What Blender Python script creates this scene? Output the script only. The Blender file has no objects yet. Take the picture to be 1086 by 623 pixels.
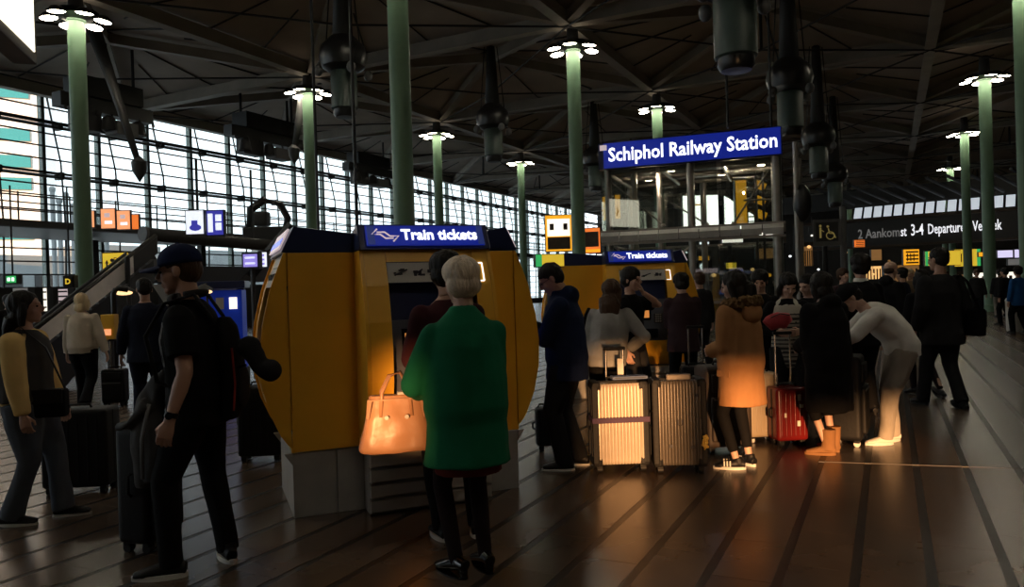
import bpy, bmesh, math, random
from mathutils import Vector, Matrix, noise
random.seed(7)
SC = bpy.context.scene
COL = SC.collection
R = math.radians
V = Vector

# ------------------------------------------------------------------ camera
F = 800.0
CAM_Z = 1.55
cam_d = bpy.data.cameras.new('camera'); cam = bpy.data.objects.new('camera', cam_d); COL.objects.link(cam)
cam_d.sensor_width = 36.0; cam_d.lens = F / 1086.0 * 36.0; cam_d.clip_end = 600
CAM_R = Matrix.Rotation(R(90 - 0.32), 4, 'X') @ Matrix.Rotation(R(-1.75), 4, 'Z')
cam.matrix_world = Matrix.Translation((0, 0, CAM_Z)) @ CAM_R
SC.camera = cam

# ------------------------------------------------------------------ world, sun, exposure
w = bpy.data.worlds.new('world'); SC.world = w; w.use_nodes = True
bg = w.node_tree.nodes['Background']
bg.inputs[0].default_value = (0.86, 0.94, 1.0, 1); bg.inputs[1].default_value = 2.4
sun_d = bpy.data.lights.new('low_sun', 'SUN'); sun_d.energy = 9.0; sun_d.color = (1.0, 0.50, 0.20); sun_d.angle = R(1.6)
sun = bpy.data.objects.new('low_sun', sun_d); COL.objects.link(sun)
SUN_DIR = V((0.10, 1.0, -0.055)).normalized()
sun.rotation_euler = SUN_DIR.to_track_quat('-Z', 'Y').to_euler()
vs = SC.view_settings
SC.display_settings.display_device = 'sRGB'
vs.view_transform = 'Standard'; vs.look = 'None'; vs.exposure = 0.0; vs.gamma = 1.0; vs.use_curve_mapping = False
SC.cycles.use_denoising = True
SC.cycles.max_bounces = 7; SC.cycles.diffuse_bounces = 4; SC.cycles.glossy_bounces = 3
SC.cycles.transparent_max_bounces = 12; SC.cycles.transmission_bounces = 4
SC.cycles.sample_clamp_indirect = 6.0
SC.cycles.caustics_reflective = False; SC.cycles.caustics_refractive = False

# ------------------------------------------------------------------ helpers
def at(px, py, d):
    """world point seen at pixel (px,py) at distance d straight ahead of the camera position"""
    r = (CAM_R.to_3x3() @ V(((px - 543.0) / F, -(py - 311.5) / F, -1.0)))
    return V((0, 0, CAM_Z)) + r * (d / r.y)
def ground(px, py):
    r = (CAM_R.to_3x3() @ V(((px - 543.0) / F, -(py - 311.5) / F, -1.0)))
    p = V((0, 0, CAM_Z)) + r * (-CAM_Z / r.z); p.z = 0
    return p
U = V((0.447, 0.8944, 0)); W_ = V((0.8944, -0.447, 0))      # hall axes: along the floor strips, across them
ANG_U = math.atan2(U.y, U.x)

class MB:
    def __init__(s): s.v = []; s.f = []
    def add(s, vs, fs, M=None):
        o = len(s.v)
        s.v += [(M @ V(p)) if M is not None else V(p) for p in vs]
        s.f += [tuple(i + o for i in f) for f in fs]; return s
    def box(s, c, d, M=None):
        x, y, z = d[0]/2, d[1]/2, d[2]/2; c = V(c)
        p = [c + V((a*x, b*y, e*z)) for a, b, e in ((-1,-1,-1),(1,-1,-1),(1,1,-1),(-1,1,-1),(-1,-1,1),(1,-1,1),(1,1,1),(-1,1,1))]
        return s.add(p, [(0,3,2,1),(4,5,6,7),(0,1,5,4),(1,2,6,5),(2,3,7,6),(3,0,4,7)], M)
    def tube(s, path, rad, n=12, side=None, M=None):
        path = [V(p) for p in path]; m = len(path); rings = []
        if not isinstance(rad, (list, tuple)) : rad = [rad]*m
        sd = V(side) if side is not None else None
        for i in range(m):
            t = (path[min(i+1, m-1)] - path[max(i-1, 0)])
            t = t.normalized() if t.length > 1e-9 else V((0,0,1))
            a = sd if sd is not None else (V((1,0,0)) if abs(t.x) < 0.8 else V((0,1,0)))
            a = (a - t*a.dot(t)).normalized()
            if sd is None: sd = a
            b = t.cross(a)
            r = rad[i]; rx, ry = (r if isinstance(r, (list, tuple)) else (r, r))
            rings.append([path[i] + a*(math.cos(q)*rx) + b*(math.sin(q)*ry) for q in [2*math.pi*k/n for k in range(n)]])
        vs_ = [p for g in rings for p in g]; fs = []
        for i in range(m-1):
            for k in range(n):
                fs.append((i*n+k, i*n+(k+1) % n, (i+1)*n+(k+1) % n, (i+1)*n+k))
        fs.append(tuple(reversed(range(n)))); fs.append(tuple((m-1)*n+k for k in range(n)))
        return s.add(vs_, fs, M)
    def cyl(s, a, b, r, n=16, r2=None, M=None): return s.tube([a, b], [r, r if r2 is None else r2], n, None, M)
    def ell(s, c, r, n=12, m=8, M=None):
        c = V(c); r = r if isinstance(r, (tuple, list)) else (r, r, r)
        vs_ = [c + V((0,0,-r[2]))]; fs = []
        for i in range(1, m):
            ph = -math.pi/2 + math.pi*i/m
            for k in range(n):
                q = 2*math.pi*k/n
                vs_.append(c + V((r[0]*math.cos(ph)*math.cos(q), r[1]*math.cos(ph)*math.sin(q), r[2]*math.sin(ph))))
        vs_.append(c + V((0,0,r[2]))); L = len(vs_)-1
        for k in range(n): fs.append((0, 1+(k+1) % n, 1+k)); fs.append((L, 1+(m-2)*n+k, 1+(m-2)*n+(k+1) % n))
        for i in range(m-2):
            for k in range(n): fs.append((1+i*n+k, 1+i*n+(k+1) % n, 1+(i+1)*n+(k+1) % n, 1+(i+1)*n+k))
        return s.add(vs_, fs, M)
    def lathe(s, prof, c=(0,0,0), n=24, M=None):
        c = V(c); vs_ = []; fs = []
        for r, z in prof:
            for k in range(n):
                q = 2*math.pi*k/n; vs_.append(c + V((r*math.cos(q), r*math.sin(q), z)))
        for i in range(len(prof)-1):
            for k in range(n): fs.append((i*n+k, i*n+(k+1) % n, (i+1)*n+(k+1) % n, (i+1)*n+k))
        fs.append(tuple(reversed(range(n)))); fs.append(tuple((len(prof)-1)*n+k for k in range(n)))
        return s.add(vs_, fs, M)
    def prism(s, poly, h0, h1, axis='z', M=None):
        """poly of 2-D points; axis x: (y,z) extruded in x; axis y: (x,z) extruded in y; axis z: (x,y)"""
        def P(a, b, h): return {'x': (h, a, b), 'y': (a, h, b), 'z': (a, b, h)}[axis]
        n = len(poly)
        vs_ = [P(a, b, h0) for a, b in poly] + [P(a, b, h1) for a, b in poly]
        fs = [tuple(reversed(range(n))), tuple(range(n, 2*n))] + [(i, (i+1) % n, n+(i+1) % n, n+i) for i in range(n)]
        return s.add(vs_, fs, M)
    def mesh(s, name='m', fix=True):
        me = bpy.data.meshes.new(name); me.from_pydata([tuple(p) for p in s.v], [], s.f)
        if fix:
            b = bmesh.new(); b.from_mesh(me); bmesh.ops.recalc_face_normals(b, faces=b.faces); b.to_mesh(me); b.free()
        return me

def bevel_mesh(me, off, seg=2, ang=35):
    b = bmesh.new(); b.from_mesh(me)
    es = [e for e in b.edges if len(e.link_faces) == 2 and e.calc_face_angle(0) > R(ang)]
    if es: bmesh.ops.bevel(b, geom=es, offset=off, segments=seg, profile=0.6, affect='EDGES', clamp_overlap=True)
    b.to_mesh(me); b.free()

def obj(name, g, m, parent=None, smooth=False, bevel=0.0, loc=None, rot=None, seg=2):
    me = g.mesh(name) if isinstance(g, MB) else g
    if bevel: bevel_mesh(me, bevel, seg)
    if m is not None and not len(me.materials):
        me.materials.append(MAT(m))
    if smooth and len(me.polygons):
        me.polygons.foreach_set('use_smooth', [True]*len(me.polygons))
        if smooth == 'auto':
            try: me.set_sharp_from_angle(angle=R(40))
            except Exception: pass
    o = bpy.data.objects.new(name, me); COL.objects.link(o)
    if parent is not None: o.parent = parent
    if loc is not None: o.location = loc
    if rot is not None: o.rotation_euler = rot
    return o
def inst(name, me, parent=None, loc=(0,0,0), rot=None, scale=None):
    o = bpy.data.objects.new(name, me); COL.objects.link(o)
    if parent is not None: o.parent = parent
    o.location = loc
    if rot is not None: o.rotation_euler = rot
    if scale is not None: o.scale = scale
    return o
def tag(o, label=None, cat=None, group=None, kind=None):
    if label: o['label'] = label
    if cat: o['category'] = cat
    if group: o['group'] = group
    if kind: o['kind'] = kind
    return o
def thing(name, label, cat, loc=(0,0,0), rz=0.0, group=None):
    o = bpy.data.objects.new(name, None); COL.objects.link(o)
    o.location = loc; o.rotation_euler = (0, 0, rz); o.empty_display_size = 0.2
    return tag(o, label, cat, group)
def structure(name, g, m, parent=None, **k):
    o = obj(name, g, m, parent, **k)
    if parent is None: o['kind'] = 'structure'
    return o
def copy_tree(o, parent=None):
    c = o.copy(); COL.objects.link(c); c.parent = parent
    for ch in list(o.children): copy_tree(ch, c)
    return c

# temporary scene in which remeshed shapes and lettering are evaluated
TMP = bpy.data.scenes.new('tmp'); TVL = TMP.view_layers[0]
def evaluated(o):
    TMP.collection.objects.link(o); TVL.update()
    dg = TVL.depsgraph
    me = bpy.data.meshes.new_from_object(o.evaluated_get(dg), preserve_all_data_layers=False, depsgraph=dg)
    d = o.data; bpy.data.objects.remove(o)
    if isinstance(d, bpy.types.Mesh): bpy.data.meshes.remove(d)
    else: bpy.data.curves.remove(d)
    return me
def remesh(mb, vox, smooth=3, amp=0.0, sc=9.0, stretch=(1,1,1)):
    o = bpy.data.objects.new('t', mb.mesh('t'))
    m = o.modifiers.new('r', 'REMESH'); m.mode = 'VOXEL'; m.voxel_size = vox; m.use_smooth_shade = True
    if smooth:
        q = o.modifiers.new('s', 'SMOOTH'); q.factor = 0.5; q.iterations = smooth
    me = evaluated(o); me.materials.clear()
    if amp:
        no = [v.normal.copy() for v in me.vertices]
        off = random.random()*50
        for v, n_ in zip(me.vertices, no):
            p = V((v.co.x*sc*stretch[0]+off, v.co.y*sc*stretch[1], v.co.z*sc*stretch[2]))
            v.co += n_ * (amp * noise.noise(p))
        me.update()
    return me
def join_meshes(mes):
    b = bmesh.new()
    for m in mes: b.from_mesh(m)
    r = bpy.data.meshes.new('j'); b.to_mesh(r); b.free()
    r.polygons.foreach_set('use_smooth', [True]*len(r.polygons))
    for m in mes: bpy.data.meshes.remove(m)
    return r
def text_mesh(body, size, extrude=0.004, bold=0.0, align='CENTER', space=1.0):
    c = bpy.data.curves.new('t', 'FONT'); c.body = body; c.size = size; c.extrude = extrude; c.offset = bold
    c.align_x = align; c.align_y = 'CENTER'; c.resolution_u = 2; c.space_character = space
    return evaluated(bpy.data.objects.new('t', c))
def lettering(body, size, m, parent, M, bold=0.0, align='CENTER', space=1.0, name='lettering', extrude=0.004, width=None):
    """M: matrix placing text plane (text x -> local x, text y -> local y) in the parent's frame"""
    me = text_mesh(body, size, extrude, bold, align, space)
    if width:
        xs = [v.co.x for v in me.vertices]; k = width/(max(xs)-min(xs))
        me.transform(Matrix.Diagonal((k, 1, 1, 1)))
    me.transform(M); me.materials.clear()
    return obj(name, me, m, parent)
UPRIGHT = Matrix.Rotation(R(90), 4, 'X')       # text facing local -Y

# ------------------------------------------------------------------ materials
_M = {}
SPEC = {}
def spec(name, col, rough=0.6, metal=0.0, emit=None, es=0.0, bump=0.0, bs=40.0, var=0.0, vs_=6.0, stretch=None, sheen=0.0, coat=0.0, trans=None, spec_=0.5):
    SPEC[name] = dict(col=col, rough=rough, metal=metal, emit=emit, es=es, bump=bump, bs=bs, var=var, vs=vs_, stretch=stretch, sheen=sheen, coat=coat, trans=trans, spec=spec_)
def MAT(name):
    if not isinstance(name, str): return name
    if name in _M: return _M[name]
    s = SPEC[name]
    m = bpy.data.materials.new(name); m.use_nodes = True; _M[name] = m
    nt = m.node_tree; N = nt.nodes; L = nt.links
    b = N['Principled BSDF']
    b.inputs['Base Color'].default_value = (*s['col'], 1); b.inputs['Roughness'].default_value = s['rough']
    b.inputs['Metallic'].default_value = s['metal']; b.inputs['Specular IOR Level'].default_value = s['spec']
    if s['sheen']: b.inputs['Sheen Weight'].default_value = s['sheen']
    if s['coat']: b.inputs['Coat Weight'].default_value = s['coat']; b.inputs['Coat Roughness'].default_value = 0.1
    if s['emit']:
        b.inputs['Emission Color'].default_value = (*s['emit'], 1); b.inputs['Emission Strength'].default_value = s['es']
    if s['bump'] or s['var']:
        tc = N.new('ShaderNodeTexCoord'); mp = N.new('ShaderNodeMapping')
        L.new(tc.outputs['Object'], mp.inputs['Vector'])
        if s['stretch']: mp.inputs['Scale'].default_value = s['stretch']
    if s['bump']:
        nz = N.new('ShaderNodeTexNoise'); nz.inputs['Scale'].default_value = s['bs']; nz.inputs['Detail'].default_value = 3
        bp = N.new('ShaderNodeBump'); bp.inputs['Strength'].default_value = s['bump']; bp.inputs['Distance'].default_value = 0.02
        L.new(mp.outputs[0], nz.inputs['Vector']); L.new(nz.outputs['Fac'], bp.inputs['Height']); L.new(bp.outputs[0], b.inputs['Normal'])
    if s['var']:
        nz = N.new('ShaderNodeTexNoise'); nz.inputs['Scale'].default_value = s['vs']; nz.inputs['Detail'].default_value = 4
        rp = N.new('ShaderNodeMapRange'); rp.inputs['From Min'].default_value = 0.3; rp.inputs['From Max'].default_value = 0.7
        rp.inputs['To Min'].default_value = 1-s['var']; rp.inputs['To Max'].default_value = 1+s['var']
        mx = N.new('ShaderNodeMix'); mx.data_type = 'RGBA'; mx.blend_type = 'MULTIPLY'; mx.inputs[0].default_value = 1
        mx.inputs[6].default_value = (*s['col'], 1)
        L.new(mp.outputs[0], nz.inputs['Vector']); L.new(nz.outputs['Fac'], rp.inputs['Value']); L.new(rp.outputs[0], mx.inputs[7])
        L.new(mx.outputs[2], b.inputs['Base Color'])
    if s['trans'] is not None:
        t = N.new('ShaderNodeBsdfTransparent'); t.inputs[0].default_value = (*s['col'], 1); x = N.new('ShaderNodeMixShader'); g = N.new('ShaderNodeBsdfGlossy')
        g.inputs['Roughness'].default_value = 0.02
        lw = N.new('ShaderNodeLayerWeight'); lw.inputs[0].default_value = 0.2
        mr = N.new('ShaderNodeMapRange'); mr.inputs['To Min'].default_value = 1-s['trans']; mr.inputs['To Max'].default_value = 0.22
        L.new(lw.outputs['Fresnel'], mr.inputs['Value']); L.new(mr.outputs[0], x.inputs[0])
        L.new(t.outputs[0], x.inputs[1]); L.new(g.outputs[0], x.inputs[2])
        L.new(x.outputs[0], N['Material Output'].inputs['Surface'])
    return m

spec('tile', (0.094, 0.066, 0.047), 0.27, bump=0.03, bs=5, var=0.16, vs_=1.7)
spec('strip', (0.022, 0.018, 0.015), 0.40, var=0.2)
spec('floor_far', (0.070, 0.056, 0.045), 0.30, bump=0.05, bs=6, var=0.2, vs_=1.5)
spec('ceiling_panel', (0.50, 0.43, 0.36), 0.8, var=0.15, vs_=0.6)
spec('beam', (0.42, 0.38, 0.32), 0.55, var=0.15, vs_=1)
spec('beam_dark', (0.035, 0.035, 0.035), 0.6)
spec('column_green', (0.15, 0.26, 0.165), 0.45, var=0.08, vs_=2)
spec('lamp_face', (1, 1, 1), 0.4, emit=(1.0, 0.88, 0.68), es=34.0)
spec('ceiling_fill', (1, 1, 1), 0.4, emit=(1.0, 0.84, 0.62), es=0.9)
spec('black_metal', (0.012, 0.012, 0.013), 0.45, bump=0.03)
spec('dark_grey', (0.03, 0.03, 0.032), 0.5, var=0.1)
spec('mid_grey', (0.12, 0.12, 0.12), 0.5, var=0.1)
spec('mullion', (0.10, 0.14, 0.12), 0.5, var=0.1)
spec('transom', (0.035, 0.038, 0.038), 0.5, var=0.1)
spec('glass', (0.92, 0.96, 0.96), 0.05, trans=0.94)
spec('glass_dim', (0.80, 0.84, 0.82), 0.05, trans=0.88)
spec('wall_dark', (0.035, 0.030, 0.026), 0.8, var=0.2, vs_=0.5)
spec('unit_green', (0.06, 0.09, 0.08), 0.5, var=0.1)
spec('unit_dark', (0.012, 0.012, 0.013), 0.35, bump=0.05, bs=10)
# ================================================================== the hall
def gp(a, b, z=0.0):       # grid point: a metres along U, b metres along W_, from the first left column
    p = V((-12.5, 22, 0)) + U*a + W_*b; p.z = z; return p
def ruv(p):                 # world -> (a, b)
    d = V(p) - V((-12.5, 22, 0)); return d.dot(U), d.dot(W_)
WALL_B = -13.8              # glazed wall, across-offset
HALL_A0, HALL_A1, HALL_B1 = -46.0, 82.0, 40.0

# floor: base slab, dark inlaid strips and slabs between them
fl = MB()
c0 = [gp(HALL_A0, WALL_B), gp(HALL_A1, WALL_B), gp(HALL_A1, HALL_B1), gp(HALL_A0, HALL_B1)]
fl.add([(p.x, p.y, -0.0025) for p in c0] + [(p.x, p.y, -0.30) for p in c0], [(0,1,2,3),(7,6,5,4),(0,4,5,1),(1,5,6,2),(2,6,7,3),(3,7,4,0)])
floor = structure('floor', fl, 'strip')
PER = 0.356; STR = 0.052; TL = 0.62
a_cam, b_cam = ruv((0, 0, 0))
# offset so that a strip passes ground pixel (907,622)
_, b_ref = ruv(ground(907, 622))
tile_me = MB().box((0, 0, -0.0095), (TL-0.004, PER-STR, 0.019)).mesh('tile')
tile_me.materials.append(MAT('tile'))
cands = []
CR3 = CAM_R.to_3x3().transposed()
for i in range(-60, 70):
    b0 = b_ref + STR/2 + i*PER + (PER-STR)/2
    for j in range(-12, 40):
        a0 = a_cam + j*TL + (0.31 if i % 2 else 0.0)
        p = gp(a0, b0); q = CR3 @ (p - V((0, 0, CAM_Z)))
        if q.z > -1.5: continue
        x = 543 + F*q.x/-q.z; y = 311.5 - F*q.y/-q.z
        if -40 < x < 1126 and y < 665: cands.append((-y, i, j, a0, b0))
cands.sort(); near = set((c[1], c[2]) for c in cands[:300])
for c in cands[:300]:
    p = gp(c[3], c[4]); inst('floor_tile', tile_me, floor, (p.x, p.y, 0), (0, 0, ANG_U))
rest = MB()
Mz = Matrix.Rotation(ANG_U, 4, 'Z')
for i in range(-160, 150):
    b0 = b_ref + STR/2 + i*PER + (PER-STR)/2
    if b0 < WALL_B+0.3 or b0 > HALL_B1-0.3: continue
    runs = []
    js = [j for j in range(-12, 40) if (i, j) in near]
    sh = a_cam + (0.31 if i % 2 else 0.0)
    if js:
        runs.append((HALL_A0, sh + min(js)*TL - TL/2 - 0.002)); runs.append((sh + max(js)*TL + TL/2 + 0.002, HALL_A1))
        for j in range(min(js), max(js)+1):
            if (i, j) not in near: runs.append((sh+j*TL-TL/2+0.002, sh+j*TL+TL/2-0.002))
    else: runs.append((HALL_A0, HALL_A1))
    for r0, r1 in runs:
        # break the long runs into slabs as far as the joints can be seen
        cuts = [r0]
        if r1 - r0 > 3:
            t = sh + math.ceil((max(r0, a_cam-6) - sh)/TL - 0.5)*TL + TL/2
            while t < min(r1, a_cam + 26):
                if t > r0 + 0.05: cuts += [t-0.002, t+0.002]
                t += TL
        cuts.append(r1)
        for k in range(0, len(cuts)-1, 2):
            m_ = (cuts[k]+cuts[k+1])/2; p = gp(m_, b0)
            rest.box((0, 0, -0.0095), (cuts[k+1]-cuts[k], PER-STR, 0.019), Matrix.Translation((p.x, p.y, 0)) @ Mz)
fr = obj('floor_tile_field', rest.mesh('f', fix=False), 'tile', floor); fr['kind'] = 'stuff'

# ceiling: triangular panels between beams, nodes over the columns and over the middle of each bay
DA, DB = 10.06, 11.35
ZC, ZM = 10.75, 11.7
ceil_slab = MB()
c0 = [gp(HALL_A0, WALL_B-0.1), gp(HALL_A1, WALL_B-0.1), gp(HALL_A1, HALL_B1), gp(HALL_A0, HALL_B1)]
ceil_slab.add([(p.x, p.y, 12.3) for p in c0] + [(p.x, p.y, 12.6) for p in c0], [(3,2,1,0),(4,5,6,7),(0,1,5,4),(1,2,6,5),(2,3,7,6),(3,0,4,7)])
ceiling = structure('ceiling', ceil_slab, 'ceiling_panel')
def beam(p, q, wd, hd, m='beam', name='beam', par=None, z=0):
    p = V(p); q = V(q); d = q-p; L = d.length
    me = MB().box((0, 0, 0), (L, wd, hd)).box((0, 0, -hd/2-0.02), (L, wd*1.5, 0.05))
    rot = d.to_track_quat('X', 'Z').to_euler()
    return obj(name, me, m, par or ceiling, loc=(p+q)/2, rot=rot)
def node(i, j): return gp(i*DA, j*DB, ZC)
def mid(i, j): return gp((i+.5)*DA, (j+.5)*DB, ZM)
for i in range(-3, 8):
    for j in range(-1, 4):
        n00, n10, n11, n01, m = node(i, j), node(i+1, j), node(i+1, j+1), node(i, j+1), mid(i, j)
        bb = (j == -2)
        for a, b in ((n00, n10), (n10, n11), (n11, n01), (n01, n00)):
            t = MB(); e = 0.32
            vs_ = [a + V((0,0,e)), b + V((0,0,e)), m + V((0,0,e))]
            t.add(vs_ + [p + V((0,0,0.06)) for p in vs_], [(0,1,2),(5,4,3),(0,3,4,1),(1,4,5,2),(2,5,3,0)])
            cen = (vs_[0]+vs_[1]+vs_[2])/3
            t.v = [cen + (p-cen)*0.995 for p in t.v]
            obj('ceiling_panel', t, 'ceiling_panel', ceiling)
            # seams of the folded sheet
            s = MB()
            for k in (0.25, 0.5, 0.75):
                p = a.lerp(b, k) + V((0,0,e-0.03)); q = p.lerp(m + V((0,0,e-0.03)), 1-2*abs(k-0.5) if k != 0.5 else 0.98)
                s.tube([p, q], 0.035, 4)
            obj('seam_rib', s, 'beam_dark', ceiling)
        beam(n00, n10, 0.26, 0.42); beam(n00, n01, 0.26, 0.42)
        for p in (n00, n10, n11, n01): beam(p, m, 0.20, 0.34)
        # hanging tie rods below
        lo = m - V((0,0,1.6))
        tr = MB()
        for p in (n00, n10, n11, n01): tr.cyl(lo, p - V((0,0,0.25)), 0.035, 6)
        tr.cyl(lo, m, 0.06, 8)
        obj('tie_rods', tr, 'beam_dark', ceiling)

# ---------------- glazed wall on the left: mullions, transoms, trusses, panes
wl = MB()
wl.box((0, 0, 0.25), (HALL_A1-HALL_A0, 0.30, 0.5))
pc = gp((HALL_A0+HALL_A1)/2, WALL_B)
wall_left = structure('wall_left', wl, 'dark_grey', loc=(pc.x, pc.y, 0), rot=(0, 0, ANG_U))
LW = HALL_A1-HALL_A0
def wx(a): return a - (HALL_A0+HALL_A1)/2
a_first = 2.0
MUL = 2.75
mul_me = MB().box((0, 0.0, 5.9), (0.16, 0.30, 10.8)).mesh('mullion'); mul_me.materials.append(MAT('mullion'))
rod_me = MB().tube([(0.55, -0.5, 0.5), (0.52, -0.75, 5.0), (0.35, -0.8, 8.0), (0.05, -0.35, 11.2)], 0.045, 6).mesh('rod'); rod_me.materials.append(MAT('transom'))
for k in range(-11, 28):
    x = wx(a_first + k*MUL)
    inst('mullion', mul_me, wall_left, (x, 0, 0)); inst('wind_post', rod_me, wall_left, (x, 0, 0))
levels = [0.5 + 0.595*k for k in range(19)]
tr_me = MB().box((0, -0.12, 0), (LW, 0.09, 0.065)).mesh('transom'); tr_me.materials.append(MAT('transom'))
for z in levels: inst('transom', tr_me, wall_left, (0, 0, z))
for z in (5.05, 7.45, 9.75):
    t = MB()
    t.box((0, -0.55, z+0.09), (LW, 0.12, 0.10)).box((0, -0.55, z-0.10), (LW, 0.12, 0.08)).box((0, -0.30, z), (LW, 0.5, 0.03))
    for k in range(-11, 28):
        t.box((wx(a_first+k*MUL)+0.5, -0.45, z), (0.20, 0.45, 0.34))
    obj('truss', t, 'transom', wall_left)
pane_me = MB().box((0, 0, 0), (MUL-0.17, 0.016, 0.52)).mesh('pane'); pane_me.materials.append(MAT('glass'))
npan = 0
for k in range(-1, 17):
    for z in levels[3:]:
        inst('pane', pane_me, wall_left, (wx(a_first+(k+.5)*MUL), 0, z+0.2975)); npan += 1
pr = MB()
for k in list(range(-11, -1)) + list(range(17, 27)):
    for z in levels: pr.box((wx(a_first+(k+.5)*MUL), 0, z+0.2975), (MUL-0.17, 0.016, 0.52))
for k in range(-1, 17):
    for z in levels[:3]: pr.box((wx(a_first+(k+.5)*MUL), 0, z+0.2975), (MUL-0.17, 0.016, 0.52))
o = obj('pane_field', pr, 'glass', wall_left); o['kind'] = 'stuff'
# dark upper spandrel between glazing and ceiling (top row, tinted)
sp = MB()
sp.box((0, 0.0, 11.75), (LW, 0.2, 1.1))
obj('spandrel', sp, 'dark_grey', wall_left)

# ---------------- the other walls
def wall_seg(name, p, q, z0, z1, m='wall_dark', th=0.3, parent=None):
    p = V((p[0], p[1], 0)); q = V((q[0], q[1], 0)); d = q-p
    return structure(name, MB().box((0, 0, (z0+z1)/2), (d.length, th, z1-z0)), m, parent, loc=(p+q)/2, rot=(0, 0, math.atan2(d.y, d.x)))
wall_seg('wall_far', gp(HALL_A1, WALL_B), gp(HALL_A1, HALL_B1), 0, 12.4)
wall_seg('wall_right', gp(HALL_A0, HALL_B1), gp(HALL_A1, HALL_B1), 0, 12.4)
# wall behind the camera with unseen slots shaped to place the low sun's patches
YB = -9.0
def back_x(xt, yt): return xt - SUN_DIR.x/SUN_DIR.y*(yt-YB)
def back_z(zt, yt): return zt - SUN_DIR.z/SUN_DIR.y*(yt-YB)
SUN_SLOTS = [(back_x(-0.90, 4.4), back_x(-0.52, 4.4), back_z(0.62, 4.4), back_z(1.12, 4.4)),
         (back_x(0.64, 6.3), back_x(1.32, 6.3), 0.0, back_z(0.90, 6.3)),
         (back_x(1.66, 6.1), back_x(2.22, 6.1), 0.0, back_z(0.78, 6.1)),
         (back_x(2.40, 6.5), back_x(4.2, 6.5), 0.0, back_z(0.36, 6.5))]
BACK_WINDOWS = []
def holed_wall(name, x0, x1, z0, z1, holes, y, th, m):
    xs = sorted(set([x0, x1] + [h[0] for h in holes] + [h[1] for h in holes])); zs = sorted(set([z0, z1] + [h[2] for h in holes] + [h[3] for h in holes]))
    mb = MB()
    for i in range(len(xs)-1):
        for k in range(len(zs)-1):
            cx, cz = (xs[i]+xs[i+1])/2, (zs[k]+zs[k+1])/2
            if any(h[0] < cx < h[1] and h[2] < cz < h[3] for h in holes): continue
            mb.box((cx, y, cz), (xs[i+1]-xs[i], th, zs[k+1]-zs[k]))
    return structure(name, mb, m)
wb = holed_wall('wall_back', -43.4, 16.8, 0, 12.35, SUN_SLOTS + BACK_WINDOWS, YB, 0.25, 'wall_dark')
for x0, x1, z0, z1 in SUN_SLOTS:
    obj('slot_frame', MB().box((x0-0.03, YB+0.14, (z0+z1)/2), (0.06, 0.06, z1-z0+0.1)).box((x1+0.03, YB+0.14, (z0+z1)/2), (0.06, 0.06, z1-z0+0.1))
        .box(((x0+x1)/2, YB+0.14, z1+0.03), (x1-x0, 0.06, 0.06)), 'black_metal', wb)
for x0, x1, z0, z1 in BACK_WINDOWS:
    f = MB()
    for k in range(5): f.box((x0+(x1-x0)*k/4, YB, (z0+z1)/2), (0.08, 0.15, z1-z0))
    for k in range(4): f.box(((x0+x1)/2, YB, z0+(z1-z0)*k/3), (x1-x0, 0.15, 0.08))
    obj('window_frame', f, 'transom', wb)
# outside: pale paving beyond the glass and the white building with teal windows
out = MB(); q = [gp(HALL_A0-60, WALL_B-0.3), gp(HALL_A1+60, WALL_B-0.3), gp(HALL_A1+60, WALL_B-140), gp(HALL_A0-60, WALL_B-140)]
out.add([(p.x, p.y, -0.05) for p in q] + [(p.x, p.y, -0.3) for p in q], [(0,1,2,3),(7,6,5,4),(0,4,5,1),(1,5,6,2),(2,6,7,3),(3,7,4,0)])
spec('paving', (0.45, 0.45, 0.45), 0.8, var=0.1)
structure('outdoor_paving', out, 'paving')

# thin pale expansion joint crossing the floor at the right
ja, jb = ground(868, 490), ground(1130, 499); dj = jb-ja
spec('joint_metal', (0.16, 0.14, 0.12), 0.6)
obj('expansion_joint', MB().box((0, 0, 0.0005), (dj.length, 0.012, 0.004)), 'joint_metal', floor, loc=(ja+jb)/2, rot=(0, 0, math.atan2(dj.y, dj.x)))
# ================================================================== columns with lamp rosettes
LAMP_Z = 9.75
def rosette_lamp_mesh():
    return MB().lathe([(0.02, 0.16), (0.14, 0.15), (0.25, 0.04), (0.26, 0.0), (0.235, -0.005), (0.235, 0.02), (0.02, 0.02)], n=20)
lamp_housing = rosette_lamp_mesh().mesh('housing'); lamp_housing.materials.append(MAT('black_metal'))
lamp_disc = MB().lathe([(0.232, 0.0), (0.22, -0.012), (0.02, -0.02)], n=20).mesh('disc'); lamp_disc.materials.append(MAT('lamp_face'))
for me in (lamp_housing, lamp_disc): me.polygons.foreach_set('use_smooth', [True]*len(me.polygons))
shaft_me = MB().lathe([(0.30, 0.0), (0.30, 0.25), (0.235, 0.28), (0.235, LAMP_Z-0.05), (0.26, LAMP_Z-0.03), (0.26, LAMP_Z+0.02)], n=28).mesh('shaft')
shaft_me.materials.append(MAT('column_green')); shaft_me.polygons.foreach_set('use_smooth', [True]*len(shaft_me.polygons)); shaft_me.set_sharp_from_angle(angle=R(40))
hood_me = MB().lathe([(0.10, LAMP_Z), (0.60, LAMP_Z+0.10), (0.62, LAMP_Z+0.24), (0.58, LAMP_Z+0.24), (0.52, LAMP_Z+0.16), (0.22, LAMP_Z+0.17), (0.18, LAMP_Z+1.0)], n=24).mesh('hood'); hood_me.materials.append(MAT('black_metal'))
up_me = MB().lathe([(0.48, LAMP_Z+0.18), (0.48, LAMP_Z+0.21), (0.28, LAMP_Z+0.21), (0.28, LAMP_Z+0.18)], n=20).mesh('up'); up_me.materials.append(MAT('ceiling_fill'))  # glowing ring hidden in the hood, added to brighten the ceiling
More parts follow.
